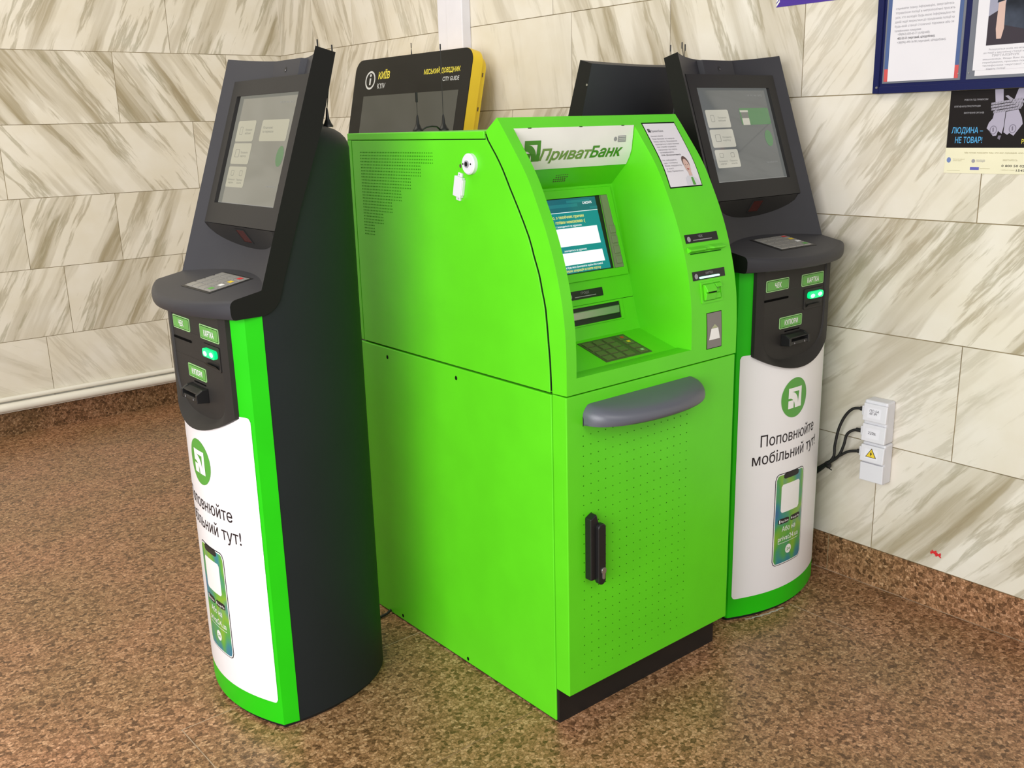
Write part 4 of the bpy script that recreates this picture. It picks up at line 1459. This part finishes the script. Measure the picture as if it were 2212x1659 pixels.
disc(b, 2.1745, 1.495, 0.0115, 0.0190, F3, SKIN, 16)
flat(b, [(2.168, 1.468), (2.182, 1.468), (2.181, 1.482), (2.169, 1.482)], F3, SKIN)
flat(b, [(2.171, 1.443), (2.183, 1.443), (2.180, 1.464), (2.172, 1.464)], F3, GLOGO)
for x in (2.170, 2.179):
    disc(b, x, 1.4985, 0.0016, 0.0010, F4, HAIR, 8)
disc(b, 2.1745, 1.4865, 0.0034, 0.0011, F4, RED, 8)
abuild(b, 'portrait', nt_)

plate('receipt_label', 'ЧЕК', 2.067, 2.205, 1.291, 1.314, FF, None)
b = MB()
V = []
for k in range(13):
    x = 2.066 + (2.216 - 2.066) * k / 12
    nt2 = 0.006 if k in (6, 7) else 0.0
    y = yfr(1.27)
    V.append([(x, y + 0.002, 1.2805), (x, y - 0.013 + nt2, 1.2755), (x, y - 0.014 + nt2, 1.2715), (x, y + 0.002, 1.2625)])
b.loft(V, GREEN, True, (True, True))
rs = abuild(b, 'receipt_slot')
b = MB(); flat(b, [(2.075, 1.2605), (2.208, 1.2605), (2.208, 1.2635), (2.075, 1.2635)], FF(0.0006), GDOT); abuild(b, 'slot_gap', rs)  # dark green strip along the lower edge of the receipt lip
cl = plate('card_label', 'КАРТКА', 2.069, 2.207, 1.190, 1.214, FF, None)
b = MB(); b.prism(rrect(2.095, 2.181, 1.1935, 1.1985, 0.0024, 4), 0, 1, lambda x, z, t_: (x, yfr(z) - 0.001 - 0.003 * t_, z), LEDW); abuild(b, 'indicator_light', cl)
b = MB()
o4 = rrect(2.096, 2.187, 1.124, 1.183, 0.003, 2)
i4 = rrect(2.102, 2.181, 1.130, 1.1775, 0.003, 2)
b.loft([[FF(-0.001)(*p) for p in o4], [FF(0.003)(*p) for p in o4], [FF(0.003)(*p) for p in i4], [FF(0.0005)(*p) for p in i4]], GREEN, True)
cr_ = abuild(b, 'card_reader')
b = MB()
y = yfr(1.155)
b.prism([(y + 0.002, 1.1765), (y - 0.006, 1.1755), (y - 0.016, 1.163), (y - 0.017, 1.157), (y - 0.010, 1.1545), (y - 0.014, 1.150), (y - 0.011, 1.133), (y + 0.002, 1.130)], 2.106, 2.148, lambda yy, z, x: (x, yy, z), GREEN)
b.prism([(y + 0.002, 1.150), (y - 0.006, 1.148), (y - 0.009, 1.134), (y + 0.002, 1.130)], 2.148, 2.176, lambda yy, z, x: (x, yy, z), GREEN)
b.prism([(y + 0.002, 1.1765), (y - 0.006, 1.1755), (y - 0.012, 1.166), (y + 0.002, 1.1655)], 2.152, 2.178, lambda yy, z, x: (x, yy, z), GREEN)
bz_ = abuild(b, 'card_bezel', cr_, bevel=0.0012)
b = MB(); b.face([(2.112, y - 0.0155, 1.1530), (2.147, y - 0.0155, 1.1530), (2.147, y - 0.0155, 1.1565), (2.112, y - 0.0155, 1.1565)], DGAP); abuild(b, 'card_slot', cr_)
b = MB()
flat(b, [(2.117, 0.990), (2.184, 0.990), (2.181, 1.095), (2.115, 1.095)], FF(0.0006), DGAP)
flat(b, [(2.119, 0.992), (2.182, 0.992), (2.179, 1.0935), (2.1165, 1.0935)], FF(0.0012), mat('grey plate', (0.19, 0.175, 0.165), 0.45))
gp = abuild(b, 'marker_plate')
b = MB()
flat(b, [(2.126, 1.016), (2.174, 1.016), (2.165, 1.048), (2.135, 1.048)], FF(0.0017), WINK)
flat(b, [(2.135, 1.0485), (2.165, 1.0485), (2.150, 1.060)], FF(0.0017), mat('pale olive print', (0.38, 0.40, 0.24), 0.5))
abuild(b, 'arrow_mark', gp)

# floor cable between the kiosk and the cash machine
b = MB(); b.tube([(1.36, 2.60, 0.006), (1.45, 2.607, 0.006), (1.532, 2.614, 0.006), (1.556, 2.616, 0.007), (1.577, 2.622, 0.012)], 0.0045, CABLE, 8)
tag(b.build('power_cable', smooth=50), 'thin black cable on the floor between the left kiosk and green cash machine', 'cable')

# ---------------------------------------------------------------- city guide kiosk
KX, KZ, KT = 2.8, 1.926, 0.2276
T = root('information_kiosk', 'leaning black and yellow city guide kiosk behind the green cash machine', 'information kiosk', (2.75, 4.15, 0))


def KP_(o):
    """kiosk front plane; first coordinate grows to the viewer's right (falling y)"""
    return lambda y, z: (KX + (z - KZ) * KT + o * 0.975 - 2.75, y - 4.15, z - o * 0.222)


out = [(y, z) for y, z in rrect(3.640, 4.655, 0.30, 1.965, 0.062, 8)]
out2 = [(4.1475 + (y - 4.1475) * 0.999, 1.13 + (z - 1.13) * 0.999) for y, z in out]
b = MB()
b.loft([[KP_(0.006)(*p) for p in out2], [KP_(0.0)(*p) for p in out2]], GLASSB, True, (False, True))
fp = b.build('front_panel', T, smooth=30)
b = MB()
o3 = [(4.1475 + (y - 4.1475) * 0.975, 1.13 + (z - 1.13) * 0.975) for y, z in out]
o5 = [(4.1475 + (y - 4.1475) * 0.90, 1.13 + (z - 1.13) * 0.90) for y, z in out]
b.loft([[KP_(0.004)(*p) for p in out], [KP_(0.060)(*p) for p in out], [KP_(0.066)(*p) for p in o3], [KP_(0.092)(*p) for p in o3], [KP_(0.098)(*p) for p in o5]], KYEL, True, (True, True))
b.build('housing', T, smooth=35)
b = MB()
b.prism([(2.42, 0.0), (2.86, 0.0), (2.80, 1.5), (2.74, 1.5), (2.56, 0.7)], 3.85, 4.45, lambda x, z, y: (x - 2.75, y - 4.15, z), KYEL)
b.build('pedestal', T)
b = MB(); b.face([KP_(-0.0006)(*p) for p in ((3.715, 1.05), (4.545, 1.05), (4.545, 1.781), (3.715, 1.781))], glow('city guide screen', (0.048, 0.048, 0.036), 1.0, rough=0.12))
b.build('screen', T)
b = MB()
f = KP_(-0.001)
g = lambda y, z: f(8.0 - y, z)                                        # mirror so that text reads from -x
text(b, 'КИЇВ', 8 - 4.421, 8 - 4.316, 1.862, 0.034, KTXY, g, 0.025)
text(b, 'МІСЬКИЙ ДОВІДНИК', 8 - 4.012, 8 - 3.720, 1.863, 0.022, KTXY, g, 0.018)
text(b, 'KYIV', 8 - 4.421, 8 - 4.348, 1.815, 0.027, KTXW, g, 0.008)
text(b, 'CITY GUIDE', 8 - 3.851, 8 - 3.722, 1.825, 0.0195, KTXW, g, 0.012)
b.build('lettering', T)
b = MB()
ringp = lambda ra, n_=36: [f(4.497 + ra * math.cos(2 * math.pi * k / n_), 1.859 + ra * 0.95 * math.sin(2 * math.pi * k / n_)) for k in range(n_)]
b.loft([ringp(0.048), ringp(0.038)], KTXW, True)
b.face([f(4.497 + 0.0085 * math.cos(k * 0.5236), 1.883 + 0.0075 * math.sin(k * 0.5236)) for k in range(12)], KTXW)
b.face([f(*p) for p in ((4.490, 1.836), (4.504, 1.836), (4.504, 1.869), (4.490, 1.869))], KTXW)
b.build('information_symbol', T)
b = MB()
for z in (1.85, 1.70):
    q = [KP_(0.03)(3.6395, z), KP_(0.036)(3.6395, z), KP_(0.036)(3.6395, z + 0.02), KP_(0.03)(3.6395, z + 0.02)]
    q = [KP_(0.074)(3.649, z), KP_(0.080)(3.649, z), KP_(0.080)(3.649, z + 0.018), KP_(0.074)(3.649, z + 0.018)]
    b.face([(p[0], 3.6515 - 4.15 - 0.0005, p[2]) for p in q], HAIR)
b.build('screw', T)
antenna((2.862, 4.222, 1.944), 0.080, 'thin antenna sticking up behind the black and yellow city guide kiosk', ga, tip=0.024, base=0.010)

# ---------------------------------------------------------------- right wall: sockets, cables, boards
S = root('socket_box', 'white column of weatherproof socket boxes with hand-written labels low on the wall', 'socket box', (XW, 1.635, 0.40))


def sb(b, name, parent=S, bevel=0.003):
    for i, v in enumerate(b.v):
        b.v[i] = (v[0] - XW, v[1] - 1.635, v[2] - 0.40)
    return b.build(name, parent, bevel=bevel)


b = MB(); b.box(XW - 0.052, XW - 0.0004, 1.594, 1.678, 0.546, 0.692, PLAST); sb(b, 'housing', bevel=0.005)
b = MB(); b.box(XW - 0.050, XW - 0.0004, 1.592, 1.676, 0.402, 0.544, PLAST); sb(b, 'housing', bevel=0.005)
for (z0, z1, tilt) in ((0.622, 0.682, 0.006), (0.550, 0.610, 0.006), (0.478, 0.536, 0.006), (0.407, 0.472, 0.0)):
    b = MB()
    xo, xt = XW - 0.052 - 0.008 - tilt, XW - 0.052 - 0.008
    V = [(XW - 0.051, 1.590, z0), (XW - 0.051, 1.676, z0), (XW - 0.051, 1.676, z1), (XW - 0.051, 1.590, z1),
         (xo, 1.590, z0), (xo, 1.676, z0), (xt, 1.676, z1), (xt, 1.590, z1)]
    b.mesh(V, [(0, 1, 2, 3), (4, 5, 6, 7), (0, 1, 5, 4), (1, 2, 6, 5), (2, 3, 7, 6), (3, 0, 4, 7)], PLAST)
    if tilt:
        zc = (z0 + z1) / 2
        b.box(XW - 0.058, XW - 0.051, 1.676, 1.684, zc - 0.016, zc + 0.018, PLAST)
    cov = sb(b, 'socket_cover', bevel=0.003)
    SFx = lambda o: (lambda h, z: (xo + (xt - xo) * (z - z0) / (z1 - z0) - o, -h, z))
    if tilt:
        b = MB()
        TAPE = mat('clear tape over paper', (0.74, 0.74, 0.78), 0.25)
        flat(b, [(-1.660, z0 + 0.012), (-1.610, z0 + 0.012), (-1.610, z1 - 0.012), (-1.660, z1 - 0.012)], SFx(0.0005), TAPE)
        if z0 > 0.6:
            text(b, 'ПС-5А', -1.652, -1.618, z0 + 0.034, 0.008, INK, SFx(0.001), 0, 0.1, 1)
            text(b, 'АВГ №9', -1.652, -1.624, z0 + 0.024, 0.008, INK, SFx(0.001), 0, 0.1, 1)
        elif z0 > 0.52:
            text(b, '220в.', -1.652, -1.622, z0 + 0.027, 0.010, INK, SFx(0.001), 0, 0.1, 1)
        else:
            flat(b, [(-1.655, z0 + 0.018), (-1.615, z0 + 0.018), (-1.635, z0 + 0.050)], SFx(0.0010), INK)
            flat(b, [(-1.6515, z0 + 0.0198), (-1.6185, z0 + 0.0198), (-1.635, z0 + 0.0465)], SFx(0.0014), YEL)
            flat(b, [(-1.634, z0 + 0.041), (-1.639, z0 + 0.030), (-1.6355, z0 + 0.030)], SFx(0.0018), INK)
            flat(b, [(-1.6375, z0 + 0.0325), (-1.631, z0 + 0.0335), (-1.6355, z0 + 0.022)], SFx(0.0018), INK)
        sb(b, 'label', cov, 0)

XC = 2.925
cs = lambda y, z: (XC, y * XC / XW, 1.62 - (1.62 - z) * XC / XW)
paths = [([(1.716, 0.640), (1.75, 0.632), (1.779, 0.599), (1.801, 0.546), (1.812, 0.483), (1.819, 0.429)], 'black power cable arching from the topmost white socket', 0.640),
         ([(1.716, 0.561), (1.745, 0.554), (1.768, 0.532), (1.777, 0.492), (1.794, 0.447), (1.822, 0.418)], 'black power cable bending down from the middle white socket', 0.561),
         ([(1.714, 0.485), (1.756, 0.473), (1.791, 0.448), (1.823, 0.422)], 'black power cable dropping from the socket with the warning triangle', 0.485)]
gc = 'black power cables from the socket column'
for k, (pp, lab, zc) in enumerate(paths):
    pts = [cs(*p) for p in pp]
    # smooth by Catmull-Rom
    end = [(2.918, 1.86, 0.372 + 0.008 * k), (2.90, 1.95, 0.31 + 0.006 * k), (2.885, 2.02, 0.24 + 0.01 * k), (2.868, 2.06, 0.20 + 0.012 * k)]
    ctl = [Vector((XC, 1.684, pts[0][2]))] + [Vector(p) for p in pts] + [Vector(e) for e in end]
    sm = []
    for i in range(len(ctl) - 1):
        p0, p1, p2, p3 = ctl[max(i - 1, 0)], ctl[i], ctl[i + 1], ctl[min(i + 2, len(ctl) - 1)]
        for j in range(5):
            u = j / 5
            sm.append(0.5 * ((2 * p1) + (-p0 + p2) * u + (2 * p0 - 5 * p1 + 4 * p2 - p3) * u * u + (-p0 + 3 * p1 - 3 * p2 + p3) * u ** 3))
    sm.append(ctl[-1])
    t = root('power_cable', lab, 'cable', (0, 0, 0), 0, gc)
    b = MB(); b.tube(sm, 0.0050, CABLE, 10); b.build('cord', t, smooth=60)
    b = MB()
    q = Vector(sm[0]); L_ = 0.014 if k != 1 else 0.024
    b.tube([(XC, 1.6835, q.z), (XC, 1.6835 + L_, q.z - 0.001)], 0.0075, CABLE, 12)
    b.build('plug', t)
b = MB(); b.tube([cs(1.832, 0.405), cs(1.838, 0.400)], 0.0135, BLACK, 12); b.tube([cs(1.834, 0.392), cs(1.818, 0.386)], 0.002, BLACK, 6)
tag(b.build('cable_tie'), 'black cable tie bundling the three power cables beside the right kiosk', 'cable tie')

# notice board
N_ = root('notice_board', 'navy framed notice board with papers high on the right wall', 'notice board', (XW, 1.747, 1.686))
nb = lambda b, name, parent=N_, bevel=0.0: (b.v.__setitem__(slice(None), [(v[0] - XW, v[1] - 1.747, v[2] - 1.686) for v in b.v]), b.build(name, parent, bevel=bevel))[1]
b = MB(); b.box(XW - 0.018, XW - 0.0006, 0.75, 1.747, 1.686, 2.60, NAVY); nb(b, 'back_panel', bevel=0.002)
b = MB()
for (y0, y1, z0, z1) in ((1.726, 1.747, 1.686, 2.60), (0.75, 1.726, 1.686, 1.706)):
    b.box(XW - 0.022, XW - 0.018, y0, y1, z0, z1, NAVY)
nb(b, 'frame', bevel=0.001)
b = MB(); b.tube([(XW - 0.0215, 1.733, 1.704), (XW - 0.0245, 1.733, 1.704)], [0.0045, 0.003], STEEL, 12); nb(b, 'screw')
ACR = mat('grey acrylic pocket', (0.16, 0.17, 0.20), 0.2, spec=0.6)
for (y0, y1) in ((1.466, 1.716), (1.19, 1.448)):
    b = MB(); b.box(XW - 0.0205, XW - 0.018, y0, y1, 1.715, 2.12, ACR)
    p = nb(b, 'paper_pocket')
    b = MB()
    b.tube([(XW - 0.0205, y1 - 0.008 if y0 < 1.4 else y0 + 0.006, 1.733), (XW - 0.0225, y1 - 0.008 if y0 < 1.4 else y0 + 0.006, 1.733)], 0.002, STEEL, 8)
    nb(b, 'rivet', p)
RW = lambda o: (lambda h, z: (XW - o, -h, z))
# papers in the pockets
P1 = root('paper_notice', 'white typed notice with phone numbers in the left pocket of the notice board', 'notice', (XW, 1.59, 1.72), 0, 'papers in the notice board')
pn = lambda b, name, parent: (b.v.__setitem__(slice(None), [(v[0] - XW, v[1] - 1.59, v[2] - 1.72) for v in b.v]), b.build(name, parent))[1]
b = MB(); b.box(XW - 0.0222, XW - 0.0212, 1.4845, 1.698, 1.7205, 2.02, PAPER); s1 = pn(b, 'sheet', P1)
b = MB()
SIGB = mat('printed pale blue edge', (0.055, 0.10, 0.25), 0.5)
SIGR = mat('printed red edge', (0.55, 0.07, 0.07), 0.5)
b.box(XW - 0.0211, XW - 0.0206, 1.473, 1.711, 1.7205, 1.758, SIGR)
b.box(XW - 0.0211, XW - 0.0206, 1.473, 1.711, 1.758, 2.02, SIGB)
pn(b, 'backing_sheet', P1)
b = MB()
tl = [('Управління поліції в метрополітені просить', 1.918, 0), ('усіх, хто володіє будь-якою інформацією по', 1.905, 0), ('даній події звернутися до працівників поліції на', 1.892, 0), ('будь-якій станції столичної підземки або за', 1.879, 0)]
text(b, 'отримати повну інформацію, звертайтесь', -1.685, -1.502, 1.931, 0.0068, GINK, RW(0.0226), 0, 0, 1)
for s, z, _ in tl:
    text(b, s, -1.685, -1.498, z, 0.0068, GINK, RW(0.0226), 0, 0, 1)
text(b, 'телефонними номерами:', -1.685, -1.598, 1.866, 0.0068, GINK, RW(0.0226), 0, 0, 1)
for s, x1, z in (('+38(063)-833-65-71 (слідчий);', -1.570, 1.8555), ('482-52-53 (черговий, цілодобово);', -1.553, 1.8435), ('+38(096)-490-16-98 (черговий, цілодобово).', -1.518, 1.8315)):
    text(b, s, -1.674, x1, z, 0.0068, INK if '-' in s[:6] else GINK, RW(0.0226), 0.008, 0, 1)
pn(b, 'lettering', P1)
P2 = root('paper_notice', 'white notice with a photo of a person in camouflage in the right pocket', 'notice', (XW, 1.33, 1.72), 0, 'papers in the notice board')
pn = lambda b, name, parent: (b.v.__setitem__(slice(None), [(v[0] - XW, v[1] - 1.33, v[2] - 1.72) for v in b.v]), b.build(name, parent))[1]
b = MB(); b.box(XW - 0.0222, XW - 0.0212, 1.215, 1.430, 1.739, 2.03, PAPER); b.box(XW - 0.0212, XW - 0.0206, 1.205, 1.423, 1.7235, 1.75, PAPER); pn(b, 'sheet', P2)
b = MB()
PH1 = mat('photo grey wall', (0.30, 0.30, 0.39), 0.5); PH2 = mat('photo dark ground', (0.045, 0.036, 0.046), 0.5, spec=0.15)
CAMO = mat('printed camouflage', (0.05, 0.06, 0.085), 0.5, spec=0.15, vary=0.9)
q = lambda o: RW(o)
flat(b, [(-1.397, 1.806), (-1.22, 1.806), (-1.22, 2.02), (-1.397, 2.02)], RW(0.0225), PH1)
flat(b, [(-1.397, 1.806), (-1.22, 1.806), (-1.22, 1.872), (-1.36, 1.905), (-1.397, 1.885)], RW(0.0227), PH2)
flat(b, [(-1.358, 1.86), (-1.28, 1.84), (-1.245, 1.87), (-1.25, 2.02), (-1.36, 2.02), (-1.375, 1.92), (-1.350, 1.925)], RW(0.0229), CAMO)
flat(b, [(-1.371, 1.92), (-1.352, 1.925), (-1.350, 1.85), (-1.356, 1.822), (-1.369, 1.822), (-1.373, 1.85)], RW(0.0231), SKIN)
pn(b, 'photograph', P2)
b = MB()
for k, (s, x0, x1) in enumerate((('Розшукується особа, яка може бути причетна', -1.387, -1.235), ('до події у вестибюлі станції метрополітену', -1.402, -1.235), ('ПАРТАЛІЙЧУК', -1.376, -1.30), ('мешканець. Якщо Вам відомо місце', -1.402, -1.235),
                                 ('перебування, просимо повідомити за', -1.402, -1.235), ('телефоном чергової частини', -1.402, -1.245), ('відділу поліції', -1.390, -1.335))):
    text(b, s, x0, x1, 1.792 - 0.0088 * k, 0.0048 if k != 2 else 0.0062, GINK, RW(0.0226), 0, 0, 1)
pn(b, 'lettering', P2)

# black poster under the board
Q = root('poster', 'black and cream poster with bound hands taped below the notice board', 'poster', (XW, 1.25, 1.443))
pq = lambda b, name, parent=Q: (b.v.__setitem__(slice(None), [(v[0] - XW, v[1] - 1.25, v[2] - 1.443) for v in b.v]), b.build(name, parent))[1]
PBK = mat('printed black', (0.014, 0.011, 0.011), 0.4, spec=0.12)
PCR = mat('printed cream', (0.74, 0.70, 0.50), 0.4)
b = MB()
b.box(XW - 0.0014, XW - 0.0005, 0.99, 1.4985, 1.518, 1.6845, PBK)
b.box(XW - 0.0014, XW - 0.0005, 0.99, 1.4995, 1.443, 1.518, PCR)
pq(b, 'sheet')
b = MB()
PBL = mat('printed sky blue', (0.07, 0.36, 0.68), 0.4)
R2 = RW(0.0018)
text(b, 'ЛЮДИНА –', -1.486, -1.391, 1.5605, 0.0175, PBL, R2, 0.008, 0.05)
text(b, 'НЕ ТОВАР!', -1.473, -1.391, 1.532, 0.0180, PBL, R2, 0.008, 0.05)
text(b, 'РОБОТА ПІД ПРИМУСОМ', -1.455, -1.385, 1.6545, 0.0048, GINK, R2, 0.01, 0, 1)
text(b, 'ВТЯГНЕННЯ В ПРОСТИТУЦІЮ', -1.484, -1.405, 1.6360, 0.0048, GINK, R2, 0.01, 0, 1)
text(b, 'ВИЛУЧЕННЯ ОРГАНІВ', -1.453, -1.393, 1.6170, 0.0048, GINK, R2, 0.01, 0, 1)
text(b, 'РА', -1.277, -1.262, 1.530, 0.0125, KTXY, R2, 0.01)
OL = mat('printed olive text', (0.34, 0.30, 0.16), 0.5)
text(b, 'Ми готові показати тим, хто вас скривдив, але нам потрібна', -1.44, -1.22, 1.5015, 0.0045, OL, R2, 0.006, 0.1, 1)
text(b, 'Міністерство соціальної', -1.474, -1.438, 1.4835, 0.0026, OL, R2, 0, 0, 1)
text(b, 'політики України', -1.474, -1.447, 1.4790, 0.0026, OL, R2, 0, 0, 1)
text(b, 'ПОЛІЦІЯ', -1.402, -1.377, 1.4770, 0.0062, GINK, R2, 0.01, 0, 1)
text(b, 'ЗВЕРТАЙТЕСЬ', -1.325, -1.283, 1.4805, 0.0045, OL, R2, 0, 0, 1)
text(b, '0 800 50 02 25', -1.327, -1.245, 1.4632, 0.0066, INK, R2, 0.012, 0, 1)
text(b, '1547', -1.284, -1.258, 1.4510, 0.0062, INK, R2, 0.012, 0, 1)
text(b, 'з мобільного телефону', -1.327, -1.288, 1.4535, 0.0028, OL, R2, 0, 0, 1)
pq(b, 'lettering')
b = MB()
disc(b, -1.487, 1.482, 0.0065, 0.008, R2, mat('printed blue shield', (0.14, 0.20, 0.42), 0.5), 10)
disc(b, -1.4115, 1.4795, 0.0055, 0.0055, R2, GINK, 10)
flat(b, [(-1.4195, 1.4535), (-1.3925, 1.4535), (-1.3925, 1.4615), (-1.4195, 1.4615)], R2, mat('printed indigo', (0.10, 0.10, 0.42), 0.5))
flat(b, [(-1.4905, 1.4505), (-1.450, 1.4505), (-1.450, 1.4512), (-1.4905, 1.4512)], R2, OL)
flat(b, [(-1.3905, 1.4570), (-1.360, 1.4570), (-1.360, 1.4580), (-1.3905, 1.4580)], R2, OL)
pq(b, 'emblem')
b = MB()
HG = mat('printed pale grey skin', (0.36, 0.33, 0.42), 0.5); HD = mat('printed mid grey skin', (0.16, 0.14, 0.19), 0.5); RP = mat('printed rope grey', (0.30, 0.28, 0.34), 0.5)
R3, R4, R5 = RW(0.0018), RW(0.0021), RW(0.0024)
flat(b, [(-1.367, 1.684), (-1.343, 1.684), (-1.339, 1.645), (-1.362, 1.645)], R3, HG)
flat(b, [(-1.300, 1.684), (-1.272, 1.684), (-1.290, 1.640), (-1.312, 1.645)], R3, HG)
flat(b, [(-1.362, 1.625), (-1.331, 1.622), (-1.332, 1.580), (-1.336, 1.558), (-1.347, 1.566), (-1.351, 1.553), (-1.361, 1.552), (-1.372, 1.566), (-1.381, 1.574), (-1.376, 1.590), (-1.366, 1.602)], R3, HG)
flat(b, [(-1.329, 1.620), (-1.295, 1.626), (-1.283, 1.602), (-1.279, 1.585), (-1.288, 1.572), (-1.302, 1.552), (-1.314, 1.560), (-1.320, 1.555), (-1.331, 1.562)], R3, HG)
flat(b, [(-1.345, 1.553), (-1.337, 1.553), (-1.340, 1.541), (-1.347, 1.545)], R3, HD)
for cx, cz in ((-1.361, 1.569), (-1.306, 1.572)):
    o = [(cx + 0.0105 * math.cos(k * math.pi / 8), cz + 0.0125 * math.sin(k * math.pi / 8)) for k in range(16)]
    i_ = [(cx + 0.0085 * math.cos(k * math.pi / 8), cz + 0.0105 * math.sin(k * math.pi / 8)) for k in range(16)]
    b.loft([[R4(*p) for p in o], [R4(*p) for p in i_]], HD, True)
    flat(b, [(cx - 0.002, cz - 0.006), (cx + 0.002, cz - 0.004), (cx + 0.001, cz + 0.007), (cx - 0.003, cz + 0.006)], R4, HD)
for k, (x0, z0, x1, z1) in enumerate(((-1.374, 1.640, -1.286, 1.652), (-1.374, 1.632, -1.282, 1.644), (-1.372, 1.624, -1.284, 1.636), (-1.366, 1.616, -1.288, 1.628))):
    flat(b, [(x0, z0), (x1, z1), (x1, z1 + 0.0062), (x0, z0 + 0.0062)], R4, RP)
    for j in range(11):
        u = (j + 0.2) / 11
        xx, zz = x0 + (x1 - x0) * u, z0 + (z1 - z0) * u
        flat(b, [(xx, zz), (xx + 0.0012, zz), (xx + 0.004, zz + 0.0062), (xx + 0.0028, zz + 0.0062)], R5, HD)
flat(b, [(-1.336, 1.664), (-1.328, 1.666), (-1.284, 1.636), (-1.290, 1.628)], R5, RP)
pq(b, 'hands_picture')

# purple poster at the top edge
U = root('poster', 'purple poster with white striped corner at the top edge of the right wall', 'poster', (XW, 2.0, 1.985))
b = MB()
PUR = mat('printed purple', (0.060, 0.022, 0.28), 0.35)
for i, p in enumerate([0]):
    b.box(-0.0014, -0.0005, -0.20, 0.141, 0.0, 0.45, PUR)
b.build('sheet', U)
b = MB()
R6 = lambda h, z: (-0.0018, -h, z)
for k in range(3):
    o = 0.013 * k
    flat(b, [(-0.1405, 0.002 + o), (-0.128 + 0.0, 0.016 + o), (-0.128, 0.024 + o), (-0.1405, 0.010 + o)], R6, WINK)
b.build('stripe', U)
# small red scribble
MARKR = mat('red marker', (0.62, 0.025, 0.03), 0.7, spec=0.2)
b = MB()
for kk, (dy, dz, a, l) in enumerate(((0.006, 0.001, 40, 0.022), (0.008, 0.002, -35, 0.024), (-0.010, -0.003, 38, 0.022), (-0.009, -0.002, -40, 0.022), (0.0, 0.0, 5, 0.036), (-0.002, -0.002, 80, 0.014))):
    c_, s_ = math.cos(math.radians(a)), math.sin(math.radians(a))
    hy, hz = l / 2 * c_, l / 2 * s_
    wy, wz = -0.0024 * s_, 0.0024 * c_
    y, z = 1.412 + dy, 0.198 + dz
    b.face([(XW - 0.0006 - 0.0003 * kk, y - hy - wy, z - hz - wz), (XW - 0.0006 - 0.0003 * kk, y + hy - wy, z + hz - wz), (XW - 0.0006 - 0.0003 * kk, y + hy + wy, z + hz + wz), (XW - 0.0006 - 0.0003 * kk, y - hy + wy, z - hz + wz)], MARKR)
tag(b.build('paint_mark'), 'small red scribbled mark on the marble near the floor', 'mark')
